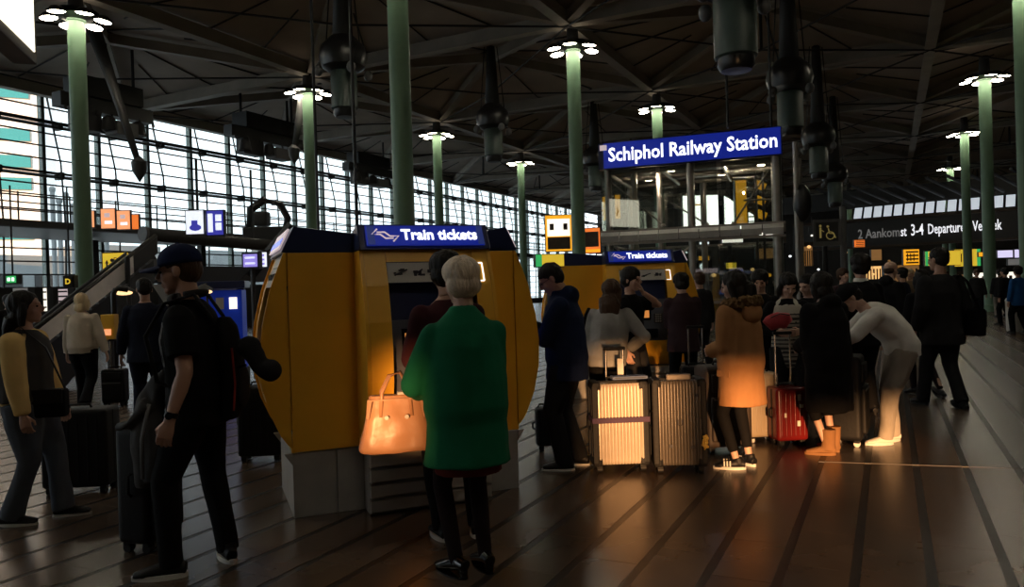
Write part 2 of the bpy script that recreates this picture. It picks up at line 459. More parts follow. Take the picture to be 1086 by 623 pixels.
def column(label, pos, a0=0.3, group='green columns with lamp rosettes'):
    t = thing('column', label, 'column', (pos.x, pos.y, 0), 0, group)
    inst('shaft', shaft_me, t); inst('hood', hood_me, t); inst('ceiling_fill_ring', up_me, t)
    for k in range(6):
        q = a0 + k*math.pi/3
        h = inst('lamp', lamp_housing, t, (0.70*math.cos(q), 0.70*math.sin(q), LAMP_Z+0.03), (0, 0, 0))
        h.rotation_euler = (R(8)*math.sin(q)*-1, R(8)*math.cos(q), 0)
        inst('diffuser', lamp_disc, h, (0, 0, 0.012))
    return t
for lab, px, d in (
    ('green column with lamp rosette, leftmost, in front of the glazing', 90, 22.0),
    ('green column with lamp rosette, second from the left', 333, 30.8),
    ('tall green column rising out of frame above the blue train tickets header', 431, 16.9),
    ('green column with lamp rosette right behind the train tickets header', 468, 39.9),
    ('thin distant green column left of the orange billboard', 556, 49.5),
    ('green column with lamp rosette in front of the orange billboard', 615, 26.2),
    ('green column behind the blue railway station sign', 702, 35.5),
    ('green column at the right edge of the photo', 1092, 21.5),
    ('rightmost green column with a full lamp rosette', 1050, 31.8),
    ('second green column of the right hand row', 1027, 44.0),
    ('third green column of the right hand row', 1011, 58.0),
    ('farthest thin green column of the right hand row', 1003, 74.0),
    ('small far green column left of the white 3-4 lettering', 903, 72.0),
    ('tiny far green column beside the wheelchair sign', 911, 92.0)):
    p = at(px, 300, d); column(lab, p)
for i, (a, b) in enumerate(((-10.06, 0), (-10.06, 11.35), (-20.1, 0), (-20.1, 11.35), (-4.5, 24.9), (-14.5, 24.9))):  # unseen columns continuing the rows, added to light the scene from the front
    p = gp(a, b); column('unseen green lamp column added for frontal light', p, group='unseen columns added for frontal light')

# ---------------- hanging air units: dark bowl with a green drum underneath
def bowl():
    return MB().lathe([(0.05, 1.0), (0.35, 0.98), (0.62, 0.70), (0.68, 0.40), (0.60, 0.12), (0.42, 0.0), (0.05, 0.0)], n=24)
bowl_me = bowl().mesh('bowl'); bowl_me.materials.append(MAT('unit_dark'))
drum_me = MB().lathe([(0.05, 0.02), (0.34, 0.0), (0.37, -0.04), (0.37, -1.05), (0.33, -1.08), (0.05, -1.08)], n=24).mesh('drum'); drum_me.materials.append(MAT('unit_green'))
noz_me = MB().lathe([(0.31, -1.05), (0.32, -1.22), (0.26, -1.30), (0.05, -1.31)], n=24).mesh('nozzle'); noz_me.materials.append(MAT('unit_dark'))
for me in (bowl_me, drum_me, noz_me):
    me.polygons.foreach_set('use_smooth', [True]*len(me.polygons)); me.set_sharp_from_angle(angle=R(40))
for lab, px, py, d in (
    ('large dark air unit with green drum hanging left of the tall column', 366, 125, 21.5),
    ('dark air unit with green drum hanging right of the tall column', 524, 172, 30.3),
    ('small dark air unit half hidden behind the column by the billboard', 632, 203, 39.8),
    ('big green drum air unit hanging at the top above the station sign', 781, 76, 13.2),
    ('dark air unit with green drum, second in the row right of the sign', 839, 145, 22.4),
    ('dark air unit with green drum, third in the row right of the sign', 869, 190, 31.2),
    ('dark air unit with green drum, farthest in the row right of the sign', 886, 220, 40.0)):
    p = at(px, py, d)                                  # bottom of the drum
    z = p.z + 1.31
    t = thing('air_unit', lab, 'air unit', (p.x, p.y, z), 0, 'hanging air units')
    inst('bowl', bowl_me, t); inst('drum', drum_me, t); inst('nozzle', noz_me, t)
    obj('hanger', MB().tube([(0, 0, 0.9), (0, 0, 11.3-z)], [0.30, 0.16], 10), 'beam_dark', t, smooth=True)
    r = MB()
    for sx in (-0.5, 0.5): r.cyl((sx, 0, 0.5), (sx*0.5, 0, 11.3-z), 0.02, 6)
    obj('suspension_rods', r, 'black_metal', t)
    for k in range(4):
        q = k*math.pi/2+0.5
        obj('spotlight', MB().ell((0.72*math.cos(q), 0.72*math.sin(q), -0.05), (0.13, 0.13, 0.16), 10, 6), 'mid_grey', t, smooth=True)

# thin vertical hanger rods seen against the ceiling
for lab, px, py0, py1, d in (('thin dark vertical cable left of the big air unit', 338, -40, 250, 15.0), ('thin dark vertical cable right of the big air unit', 379, -40, 250, 13.0),
                         ('thin cable hanging above the railway station sign', 772, -40, 136, 17.0), ('paired cable hanging right above the station sign', 818, -40, 134, 17.0)):
    p = at(px, py1, d)
    tag(obj('hanging_cable', MB().cyl((0, 0, 0), (0, 0, 11.3-p.z), 0.03, 8), 'black_metal', loc=p), lab, 'cable', 'hanging cables')

# dark service gantries with floodlights hung in front of the glazing head
def gantry(lab, px, py, d, sc=1.0):
    p = at(px, py, d)
    t = thing('lighting_gantry', lab, 'gantry', p, ANG_U, 'lighting gantries before the glazing')
    m = MB()
    m.box((0, 0, 0.5), (4.6*sc, 0.5, 0.5)).box((0, 0, 1.1), (3.2*sc, 0.9, 0.7)).box((-1.0*sc, 0, -0.1), (1.2*sc, 0.5, 0.7))
    obj('frame', m, 'black_metal', t)
    b = MB()
    for k in range(7): b.cyl((-2.2*sc+k*0.73*sc, -0.4, 0.1), (-2.2*sc+k*0.73*sc+0.4, 0.3, 0.9), 0.04, 6)
    for k in (-1, 1): b.cyl((k*1.5*sc, 0, 1.2), (k*1.5*sc, 0, 11.2-p.z), 0.06, 6)
    obj('braces', b, 'beam_dark', t)
    for k in range(3):
        x = (-1.6+k*1.5)*sc
        h = obj('floodlight', MB().lathe([(0.08, 0.55), (0.22, 0.45), (0.30, 0.0), (0.05, 0.02)], (x, -0.3, -0.35), 14), 'dark_grey', t, smooth='auto')
    obj('light_box', MB().box((0.5*sc, -0.35, -0.25), (1.1*sc, 0.7, 0.5)), 'mid_grey', t, bevel=0.03)
gantry('dark lighting gantry hung beside the leftmost column', 112, 130, 28.0, 0.8)
gantry('dark lighting gantry hung left of the second column', 282, 158, 36.0)
gantry('far dark lighting gantry hung right of the second column', 392, 190, 47.0)
# struts with conical feet coming down from the ceiling
for lab, px0, py0, px1, py1, d in (('slanted dark strut ending in a cone beside the leftmost column', 100, 30, 148, 185, 25.0), ('slanted dark strut ending in a cone left of the second column', 322, 98, 312, 168, 31.5)):
    a, b = at(px0, py0, d), at(px1, py1, d)
    t = thing('ceiling_strut', lab, 'strut', b, 0, 'ceiling struts')
    obj('arm', MB().tube([V((0,0,0.3)), (a-b)], [0.10, 0.22], 8), 'beam_dark', t, smooth=True)
    obj('cone_foot', MB().lathe([(0.02, -0.25), (0.22, 0.1), (0.25, 0.4), (0.05, 0.6)], n=12), 'dark_grey', t, smooth='auto')
# ================================================================== ticket kiosks
spec('yellow', (0.92, 0.47, 0.03), 0.42, var=0.05, vs_=3)
spec('navy', (0.012, 0.022, 0.085), 0.35, var=0.05)
spec('steel', (0.55, 0.51, 0.46), 0.35, metal=0.5, bump=0.04, bs=14, stretch=(1, 1, 8))
spec('steel_dull', (0.40, 0.38, 0.35), 0.45, metal=0.25, var=0.12, vs_=5)
spec('sign_blue', (0.01, 0.03, 0.25), 0.3, emit=(0.010, 0.024, 0.36), es=0.5)
spec('sign_blue_dim', (0.02, 0.03, 0.12), 0.3, emit=(0.03, 0.05, 0.22), es=0.5)
spec('sign_white', (0.9, 0.9, 0.9), 0.4, emit=(0.95, 0.97, 1.0), es=1.5)
spec('sign_pale', (0.6, 0.5, 0.5), 0.4, emit=(0.75, 0.60, 0.62), es=0.6)
spec('notice', (0.50, 0.48, 0.44), 0.6)
spec('notice_ink', (0.05, 0.05, 0.06), 0.6)
spec('black_gloss', (0.006, 0.007, 0.012), 0.12)
spec('console_grey', (0.10, 0.11, 0.14), 0.4)
spec('screen_orange', (0.3, 0.15, 0.05), 0.3, emit=(1.0, 0.36, 0.08), es=0.55)
spec('screen_blue', (0.1, 0.15, 0.5), 0.3, emit=(0.16, 0.22, 0.75), es=1.0)
spec('cream_panel', (0.55, 0.50, 0.40), 0.5)

def barrel(z):
    pts = [(0.46, -0.05), (0.55, 0.04), (0.75, 0.125), (0.95, 0.17), (1.15, 0.178), (1.35, 0.155), (1.6, 0.095), (1.85, 0.0)]
    for (z0, b0), (z1, b1) in zip(pts, pts[1:]):
        if z0 <= z <= z1: return b0 + (b1-b0)*(z-z0)/(z1-z0)
    return 0.0
ZS = [0.46, 0.52, 0.58, 0.66, 0.75, 0.85, 0.95, 1.05, 1.15, 1.25, 1.35, 1.48, 1.6, 1.72, 1.85]
def strip_mb(x0, x1, yf, z0=0.46, z1=1.85, th=0.02, bow=1.0):
    """front strip between x0..x1 following the barrel outline, facing -Y"""
    zs = [z0] + [z for z in ZS if z0 < z < z1] + [z1]
    poly = [(yf - bow*barrel(z), z) for z in zs] + [(yf - bow*barrel(z) + th, z) for z in reversed(zs)]
    n = len(poly); m = MB()
    vs_ = [(x0, a, b) for a, b in poly] + [(x1, a, b) for a, b in poly]; k = len(zs)
    fs = [(i, i+1, n+i+1, n+i) for i in range(n-1)] + [(n-1, 0, n, 2*n-1)]
    for base in (0, n):
        for i in range(k-1): fs.append((base+i, base+i+1, base+n-2-i, base+n-1-i))
    return m.add(vs_, fs)
def side_mb(x, th, y0, yf, z0=0.46, z1=1.85):
    """flat side panel in the plane x, from y0 (inner) to the barrel edge at yf"""
    zs = [z for z in ZS if z0 <= z <= z1]; m = MB(); k = len(zs); vs_ = []; fs = []
    for xx in (x-th/2, x+th/2):
        vs_ += [(xx, y0, z) for z in zs] + [(xx, yf - barrel(z), z) for z in zs]
    for i in range(k-1):
        fs += [(i, i+1, k+i+1, k+i), (2*k+i, 2*k+i+1, 3*k+i+1, 3*k+i), (k+i, k+i+1, 3*k+i+1, 3*k+i), (i, i+1, 2*k+i+1, 2*k+i)]
    fs += [(0, k, 3*k, 2*k), (k-1, 2*k-1, 4*k-1, 3*k-1)]
    return m.add(vs_, fs)
def ns_arrows(par, M, s, m='sign_pale'):
    """double arrow emblem: two interlocked bars with slanted tips"""
    for sg in (1, -1):
        mb = MB()
        for line in ([(-0.52, 0.50), (-0.95, 0.06), (-0.34, 0.06), (0.02, -0.26), (0.20, -0.26)], [(-0.56, 0.24), (-0.02, 0.24), (0.34, -0.08), (0.60, -0.08)]):
            mb.tube([(sg*a*s, sg*b*s, 0.0) for a, b in line], [(0.062*s, 0.05*s)]*len(line), 6)
        mb.v = [M @ p for p in mb.v]
        obj('emblem', mb, m, par)

def kiosk(label, pos, rz, XL=0.94, XR=0.756, lit=True):
    t = thing('ticket_kiosk', label, 'ticket kiosk', pos, rz, 'ticket kiosks')
    w2 = 0.465
    MX = {'front': (Matrix.Identity(4), 0.695), 'left': (Matrix.Rotation(R(-90), 4, 'Z'), XL), 'right': (Matrix.Rotation(R(90), 4, 'Z'), XR), 'back': (Matrix.Rotation(R(180), 4, 'Z'), 0.695)}
    def add(name, mb, m, M, par=None, **k):
        mb.v = [M @ V(p) for p in mb.v]; return obj(name, mb, m, par or t, **k)
    for key, (M, rr) in MX.items():
        inner = -0.44 if key in ('left', 'right') else -0.30
        for sx in (-1, 1):
            if key in ('left', 'right'):
                add('side_panel', side_mb(sx*w2, 0.025, inner, -(rr-0.02)+0.0, 0.46, 1.85) if False else MB().box((sx*w2, (inner-(rr-0.0))/2, 1.155), (0.025, rr+inner-0.008, 1.39)), 'yellow', M, bevel=0.004)
                add('edge_panel', side_mb(sx*w2, 0.025, -rr-0.004, -rr-0.02), 'yellow', M)
            else:
                add('side_panel', side_mb(sx*w2, 0.025, inner, -rr), 'yellow', M)
        # front: yellow strips, notice band, recessed console
        bx0, bx1 = -0.30, 0.335
        add('front_strip', strip_mb(-w2+0.014, bx0, -rr), 'yellow', M)
        add('front_strip', strip_mb(bx1, w2-0.014, -rr), 'yellow', M)
        add('front_strip', strip_mb(bx0+0.003, bx1-0.003, -rr, 1.765, 1.85), 'yellow' if key == 'front' else 'cream_panel', M)
        nb = add('notice_band', strip_mb(bx0+0.003, bx1-0.003, -rr, 1.62, 1.76), 'notice', M)
        for k, (a, b) in enumerate(((-0.25, -0.16), (-0.11, -0.05), (0.0, 0.13), (0.18, 0.28))):
            ic = MB(); yy = -rr - barrel(1.69) - 0.004
            for q in range(5):
                xx = a + (b-a)*random.random(); ic.box((xx, yy+0.0, 1.69+random.uniform(-.02, .02)), (0.012+0.03*random.random(), 0.012, 0.006+0.03*random.random()), None)
            ic.cyl((a, yy, 1.67), (b, yy, 1.71), 0.006, 5)
            add('pictogram', ic, 'notice_ink', M, nb)
        add('recess_panel', strip_mb(bx0+0.003, bx1-0.003, -rr+0.05, 1.36, 1.62, bow=0.6), 'navy', M)
        add('console', strip_mb(bx0+0.003, bx1-0.003, -rr+0.03, 0.80, 1.36, bow=0.75), 'console_grey' if key != 'left' else 'black_gloss', M)
        add('lower_panel', strip_mb(bx0+0.003, bx1-0.003, -rr, 0.46, 0.80), 'yellow', M)
        sc_ = add('touch_screen', strip_mb(-0.22, 0.10, -rr+0.018, 1.08, 1.30, th=0.02, bow=0.75), 'black_gloss', M)
        add('screen_image', strip_mb(-0.20, 0.08, -rr+0.014, 1.11, 1.27, th=0.01, bow=0.75), 'screen_orange' if key == 'front' else 'screen_blue', M, sc_)
        kp = add('keypad', MB().box((0.20, -rr-0.10, 1.10), (0.11, 0.06, 0.13)), 'dark_grey', M, bevel=0.006)
        for i in range(4):
            for j in range(3): add('key', MB().box((0.17+j*0.03, -rr-0.133, 1.06+i*0.03), (0.02, 0.01, 0.018)), 'steel_dull', M, kp)
        add('ticket_tray', MB().box((0.02, -rr-0.10, 0.90), (0.34, 0.08, 0.12)), 'black_gloss', M, bevel=0.01)
        # card logo outline on the right strip
        yy = -rr-barrel(1.68)-0.006; lg = MB()
        for a, b, c, d in ((0.345, 1.62, 0.40, 1.62), (0.40, 1.62, 0.40, 1.75), (0.40, 1.75, 0.345, 1.75)):
            lg.cyl((a, -rr-barrel(b)-0.006, b), (c, -rr-barrel(d)-0.006, d), 0.005, 6)
        add('card_logo', lg, 'sign_white' if key == 'front' and lit else 'notice', M)
        # blue cap and header sign
        add('cap', MB().prism([(-rr-0.035, 1.852), (-rr+0.055, 2.035), (-0.32, 1.965), (-0.32, 1.852)], -w2-0.015, w2+0.015, 'x'), 'navy', M, bevel=0.006)
        hd = Matrix.Translation((0, -rr+0.004, 1.945)) @ Matrix.Rotation(R(90-26), 4, 'X')
        hs = add('header_sign', MB().box((0, 0, 0.012), (0.86, 0.155, 0.012)), 'sign_blue' if key == 'front' else 'sign_pale', M @ hd)
        if key == 'front':
            lettering('Train tickets', 0.115, 'sign_white', hs, hd @ Matrix.Translation((0.10, 0.0, 0.022)), bold=0.0022, width=0.56)
            ns_arrows(hs, hd @ Matrix.Translation((-0.295, 0, 0.020)), 0.10)
            add('header_end', MB().box((-0.395, 0, 0.020), (0.05, 0.15, 0.006)), 'sign_blue_dim', M @ hd, hs)
            add('header_end', MB().box((0.405, 0, 0.020), (0.045, 0.15, 0.006)), 'sign_blue_dim', M @ hd, hs)
        elif key != 'back':
            add('header_stripe', MB().box((0, -0.02, 0.020), (0.80, 0.05, 0.006)), 'screen_blue', M @ hd, hs)
        # stainless base
        if key == 'front':
            add('base', MB().box((0, -rr/2+0.02, 0.21), (2*w2-0.04, rr-0.10, 0.42)), 'steel_dull', M, bevel=0.004)
            for q in range(4):
                add('base_slat', MB().prism([(-rr-0.00+0.025*(3-q)*0.4, 0.015+q*0.108), (-rr-0.02+0.025*(3-q)*0.4, 0.03+q*0.108), (-rr-0.02+0.025*(3-q)*0.4, 0.105+q*0.108), (-rr+0.03, 0.118+q*0.108), (-rr+0.06, 0.015+q*0.108)], -w2+0.02, w2-0.02, 'x'), 'steel', M)
        else:
            for q, (a, b) in enumerate(((-rr+0.0, -rr+0.30), (-rr+0.304, -0.30))):
                add('base_panel', MB().box((0, (a+b)/2, 0.225), (2*w2-0.01, abs(b-a), 0.45)), 'steel_dull', M, bevel=0.004)
            for sx in (-1, 1):
                add('base_gusset', MB().prism([(-rr+0.0, 0.452), (-rr-0.055, 0.452), (-rr, 0.37)], sx*w2-0.012-(0.012 if sx > 0 else -0.012), sx*w2+0.012-(0.012 if sx > 0 else -0.012), 'x'), 'steel_dull', M)
    add('core', MB().box((0, 0, 0.95), (0.80, 0.84, 1.88)), 'navy', Matrix.Identity(4))
    return t
k1 = kiosk('yellow train ticket kiosk nearest the viewer, behind the green coat', (-0.862, 6.02, 0), R(22))
p2 = at(667, 300, 11.0)
k2 = kiosk('farther yellow train ticket kiosk behind the suitcases', (p2.x, p2.y, 0), R(4), XL=1.05, XR=0.70)
# lit yellow sign on the far kiosk's left wing
sgp = at(583, 276.5, 9.6)
t = thing('direction_sign', 'small lit yellow and green sign above the far kiosk\'s left wing', 'sign', sgp, R(20))
obj('housing', MB().box((0, 0.03, 0), (0.40, 0.08, 0.17)), 'black_metal', t, bevel=0.005)
spec('sign_yellow', (0.8, 0.6, 0.05), 0.4, emit=(1.0, 0.66, 0.05), es=0.6)
spec('sign_green', (0.05, 0.5, 0.1), 0.4, emit=(0.04, 0.42, 0.12), es=0.8)
obj('yellow_face', MB().box((0.04, -0.014, 0), (0.30, 0.012, 0.15)), 'sign_yellow', t)
obj('green_face', MB().box((-0.155, -0.014, 0), (0.08, 0.012, 0.15)), 'sign_green', t)
obj('post', MB().cyl((0, 0.05, -0.09), (0, 0.05, -sgp.z), 0.03, 8), 'dark_grey', t)
# ================================================================== glass lift tower with the station sign
spec('tower_steel', (0.30, 0.27, 0.24), 0.4, metal=0.4, var=0.1)
spec('tower_skirt', (0.72, 0.70, 0.64), 0.4, var=0.15, vs_=3)
spec('soffit_light', (1, 0.9, 0.8), 0.4, emit=(1.0, 0.78, 0.55), es=14.0)
spec('ad_white', (1, 1, 1), 0.4, emit=(1.0, 0.97, 0.88), es=4.0)
spec('ad_orange', (0.8, 0.4, 0.02), 0.4, emit=(1.0, 0.42, 0.02), es=0.9)
spec('ad_red', (0.6, 0.15, 0.05), 0.4, emit=(0.9, 0.20, 0.03), es=0.9)
pL, pR = at(636, 180, 18.5), at(830, 165.5, 17.05)
pL.z = pR.z = (pL.z+pR.z)/2
dv = (pR-pL); TWL = dv.length; TANG = math.atan2(dv.y, dv.x)
tc_ = (pL+pR)/2
tower = thing('lift_tower', 'glass lift tower under the blue railway station sign', 'lift tower', (tc_.x, tc_.y, 0), TANG)
ZB = pL.z; TD = 3.0; hw = TWL/2
def tp(name, mb, m, par=None, **k): return obj(name, mb, m, par or tower, **k)
# posts
for x, y, r in [(-hw+0.18, 0.1, 0.09), (-hw+0.75, 0.5, 0.07), (-hw+1.25, 1.2, 0.07), (0.05, 0.08, 0.09), (hw-0.15, 0.1, 0.11), (hw-0.15, TD-0.1, 0.10), (-hw+0.18, TD-0.1, 0.09), (0.05, TD-0.1, 0.08), (hw+0.35, 0.8, 0.06)]:
    tp('post', MB().cyl((x, y, 0), (x, y, ZB), r, 14), 'tower_steel', smooth='auto')
# canopy box and soffit beams
tp('canopy', MB().box((0, TD/2, ZB+0.30), (TWL-0.02, TD-0.1, 0.50)), 'dark_grey', bevel=0.02)
for y in (0.15, TD/2, TD-0.15): tp('soffit_beam', MB().cyl((-hw+0.1, y, ZB-0.06), (hw-0.1, y, ZB-0.06), 0.07, 12), 'tower_steel', smooth='auto')
for x in (-hw+0.2, -0.6, 0.8, hw-0.2): tp('soffit_beam', MB().cyl((x, 0.1, ZB-0.10), (x, TD-0.1, ZB-0.10), 0.05, 10), 'tower_steel', smooth='auto')
for x, y in ((-hw+0.9, 0.7), (-0.5, 0.9), (1.1, 0.7), (hw-0.5, 1.2), (-hw+0.8, 2.3), (0.6, 2.3)):
    tp('downlight', MB().lathe([(0.09, ZB-0.005), (0.085, ZB-0.03), (0.02, ZB-0.035)], (x, y, 0), 14), 'soffit_light')
for x, y in ((-1.0, 0.9), (1.0, 0.9)):  # extra point lamps added to brighten the soffit and skirt
    ld = bpy.data.lights.new('tower_fill', 'POINT'); ld.energy = 38; ld.color = (1.0, 0.80, 0.58); ld.shadow_soft_size = 0.03
    lo = bpy.data.objects.new('tower_fill', ld); COL.objects.link(lo); lo.parent = tower; lo.location = (x, y, ZB-0.22)
# mid-level ring, skirt panels and braces
ZR = 2.72
for z in (ZR+0.16, ZR-0.14, 1.1): tp('ring_rail', MB().box((0, 0, z), (TWL, 0.05, 0.06)).box((0, TD, z), (TWL, 0.05, 0.06)).box((-hw, TD/2, z), (0.05, TD, 0.06)).box((hw, TD/2, z), (0.05, TD, 0.06)), 'tower_steel')
n_sk = 9
for k in range(n_sk):
    x0 = -hw+TWL*k/n_sk; x1 = -hw+TWL*(k+1)/n_sk-0.02
    tp('skirt_panel', MB().prism([(-0.05, ZR-0.10), (-0.16, ZR+0.04), (-0.05, ZR+0.14), (-0.03, ZR+0.14), (-0.12, ZR+0.04), (-0.03, ZR-0.10)], x0, x1, 'x'), 'tower_skirt')
for (x0, z0, x1, z1, y) in ((-hw+0.2, ZB-0.25, -hw+1.5, ZR+0.25, 0.05), (-hw+1.5, ZB-0.75, -hw+2.4, ZR+0.30, 1.2), (hw-0.3, ZB-0.3, 1.0, ZR+0.2, 0.08), (hw-0.9, ZB-0.9, hw-0.2, ZR+0.75, 0.6),
                            (-hw+0.3, ZR-0.2, 0.0, 0.9, 0.02), (0.1, ZR-0.2, -hw+0.4, 1.0, 0.03)):
    b = tp('brace_rod', MB().cyl((x0, y, z0), (x1, y, z1), 0.022, 8), 'tower_steel')
    tp('rod_end', MB().ell((x1, y, z1), (0.06, 0.05, 0.05), 10, 6), 'steel', b, smooth=True)
# panes
for z0, z1 in ((ZR+0.2, ZB-0.02), (1.12, ZR-0.15), (0.05, 1.08)):
    for k in range(3):
        x0 = -hw+0.05+TWL*k/3; x1 = -hw-0.05+TWL*(k+1)/3
        tp('pane', MB().box(((x0+x1)/2, 0.02, (z0+z1)/2), (x1-x0, 0.012, z1-z0)), 'glass_dim')
        tp('pane', MB().box(((x0+x1)/2, TD-0.02, (z0+z1)/2), (x1-x0, 0.012, z1-z0)), 'glass_dim')
    for sx in (-1, 1): tp('pane', MB().box((sx*(hw-0.01), TD/2, (z0+z1)/2), (0.012, TD-0.1, z1-z0)), 'glass_dim')
# guide rails and machinery inside
for x in (1.45, 1.62): tp('guide_rail', MB().box((x, 1.9, ZB/2), (0.06, 0.10, ZB)), 'black_metal')
# the sign box on top
sg = tp('sign_box', MB().box((0, -0.02, ZB+0.32), (TWL, 0.16, 0.64)), 'navy')
tp('sign_face', MB().box((0.05, -0.105, ZB+0.32), (TWL-0.16, 0.014, 0.60)), 'sign_blue', sg)
lettering('Schiphol Railway Station', 0.46, 'sign_white', sg, Matrix.Translation((0.08, -0.118, ZB+0.32)) @ UPRIGHT, bold=0.008, width=TWL*0.915)
tp('sign_mark', MB().box((-hw+0.13, -0.118, ZB+0.52), (0.17, 0.012, 0.13)), 'sign_pale', sg)

# wheelchair pictogram panel to the right of the tower
wp = at(877, 247, 17.5)
t = thing('lift_sign', 'dark framed sign with person and wheelchair pictogram right of the tower', 'sign', (wp.x, wp.y, 0), TANG)
obj('frame', MB().box((0, 0, wp.z), (0.60, 0.06, 0.62)), 'mid_grey', t, bevel=0.01)
obj('face', MB().box((0, -0.036, wp.z+0.02), (0.48, 0.014, 0.44)), 'dark_grey', t)
spec('picto_gold', (0.35, 0.28, 0.10), 0.5, emit=(0.45, 0.34, 0.10), es=0.25)
pm = MB(); y = -0.048; z = wp.z
pm.ell((-0.14, y, z+0.16), (0.03, 0.006, 0.03)); pm.tube([(-0.14, y, z+0.12), (-0.14, y, z-0.12)], 0.022, 6); pm.tube([(-0.14, y, z+0.08), (-0.06, y, z+0.02)], 0.010, 6)
obj('pictogram', pm, 'picto_gold', t)
pm = MB(); ring = [(0.07+0.085*math.cos(q), y, z-0.07+0.085*math.sin(q)) for q in [k*2*math.pi/16 for k in range(17)]]
pm.tube(ring, 0.010, 6); pm.tube([(0.03, y, z+0.10), (0.05, y, z-0.02), (0.14, y, z-0.03), (0.18, y, z-0.13)], 0.012, 6); pm.ell((0.02, y, z+0.14), (0.028, 0.006, 0.028))
obj('pictogram', pm, 'picto_gold', t)
obj('post', MB().cyl((0.35, 0.1, 0), (0.35, 0.1, wp.z+0.6), 0.07, 12), 'mid_grey', t, smooth='auto')
obj('post', MB().cyl((-0.05, 0.08, 0), (-0.05, 0.08, wp.z-0.2), 0.06, 12), 'black_metal', t, smooth='auto')
# hall post and speaker column right of the tower
pp = at(846, 250, 16.6)
t = thing('steel_mast', 'slim steel mast with a black ball speaker right of the lift tower', 'mast', (pp.x, pp.y, 0))
obj('pole', MB().cyl((0, 0, 0), (0, 0, 4.6), 0.06, 12), 'tower_steel', t, smooth='auto')
obj('speaker', MB().ell((0.12, 0, 3.25), (0.20, 0.18, 0.42), 14, 10), 'unit_dark', t, smooth=True)

# bright advertising light box and orange panels seen through the tower
def lightbox(name, label, px0, py0, px1, py1, d, m, cat='light box', depth=0.15, group=None, rz=0.0, legs=False):
    a, b = at(px0, py0, d), at(px1, py1, d); c = (a+b)/2; W = abs(b.x-a.x); H = abs(a.z-b.z)
    t = thing(name, label, cat, (c.x, c.y, c.z), rz, group)
    obj('housing', MB().box((0, depth/2+0.01, 0), (W+0.06, depth, H+0.06)), 'black_metal', t)
    obj('face', MB().box((0, -0.005, 0), (W, 0.02, H)), m, t)
    return t, W, H
t, W, H = lightbox('advertising_light_box', 'glowing white advertising light box seen through the lift tower', 724, 208, 762, 242, 24.0, 'ad_white')
obj('orange_band', MB().box((-0.1, -0.022, H*0.22), (W*0.35, 0.012, 0.05)), 'ad_orange', t)
a, b = at(768, 208, 24.2), at(800, 242, 24.2)
t = thing('advertising_light_box', 'glowing white light box with a slanted top seen through the tower', 'light box', a)
W = b.x-a.x; H = a.z-b.z
poly = [(0, 0), (0, -H), (W, -H), (W, -H*0.62), (W*0.35, -H*0.2)]
obj('housing', MB().prism([(p*1.02, q*1.02) for p, q in poly], 0.02, 0.16, 'y'), 'black_metal', t)
obj('face', MB().prism(poly, -0.01, 0.015, 'y'), 'ad_white', t)
t, W, H = lightbox('orange_banner', 'upright orange lit banner behind the right half of the lift tower', 780, 191, 793, 238, 22.5, 'ad_orange', 'banner')
for k in range(9): obj('rung', MB().box((W/2+0.15, -0.02, -H/2+H*(k+.5)/9), (0.34, 0.05, 0.035)), 'black_metal', t)
for s in (0.0, 0.32): obj('rail', MB().box((W/2+s, -0.02, 0), (0.03, 0.05, H)), 'black_metal', t)
for k, (x, y) in enumerate(((806, 197), (806, 213), (807, 228))):
    t, W, H = lightbox('orange_chevron', ('upper', 'middle', 'lower')[k]+' of three orange chevron lights at the tower\'s right', x-5, y-4, x+6, y+4, 22.0, 'ad_orange', 'light', 0.06, 'orange chevrons')
    t.rotation_euler = (0, R(25), 0)
t, W, H = lightbox('orange_banner', 'narrow orange lit banner at the far left inside the tower', 639, 209, 645, 234, 23.0, 'ad_orange', 'banner')
t, W, H = lightbox('orange_banner', 'short orange banner between the tower\'s left posts', 652, 207, 658, 232, 23.0, 'ad_orange', 'banner')
# ================================================================== far hall: fascia, clerestory, shops, signs
spec('fascia', (0.02, 0.018, 0.016), 0.5)
spec('letter_white', (0.8, 0.8, 0.8), 0.4, emit=(0.95, 0.95, 1.0), es=0.95)
spec('letter_dim', (0.2, 0.2, 0.2), 0.4, emit=(0.30, 0.29, 0.28), es=0.35)
spec('letter_blue', (0.02, 0.05, 0.5), 0.4, emit=(0.03, 0.06, 0.9), es=1.0)
spec('clerestory', (0.7, 0.75, 0.8), 0.4, emit=(0.62, 0.68, 0.74), es=0.75)
spec('shop_warm', (0.8, 0.5, 0.2), 0.5, emit=(1.0, 0.55, 0.20), es=1.0)
spec('shop_dim', (0.3, 0.2, 0.1), 0.5, emit=(0.8, 0.38, 0.12), es=0.22)
spec('shop_white', (0.8, 0.8, 0.8), 0.5, emit=(1.0, 0.92, 0.78), es=1.2)
spec('shop_purple', (0.5, 0.4, 0.6), 0.5, emit=(0.65, 0.60, 0.85), es=1.1)
spec('brown_dark', (0.05, 0.032, 0.02), 0.7, var=0.2)
fa, fb = at(885, 252, 56.0), at(1135, 232, 47.0)
zt = (fa.z+fb.z)/2
dv = V((fb.x-fa.x, fb.y-fa.y, 0)); FL = dv.length; FANG = math.atan2(dv.y, dv.x)
fas = thing('departure_fascia', 'long dark fascia with white departures lettering at the hall\'s right end', 'sign', ((fa.x+fb.x)/2, (fa.y+fb.y)/2, 0), FANG)
z0 = zt
obj('board', MB().box((0, 0, z0), (FL+6, 0.4, 1.75)), 'fascia', fas)
obj('ledge', MB().box((0, -0.15, z0-0.95), (FL+6, 0.8, 0.14)), 'brown_dark', fas)
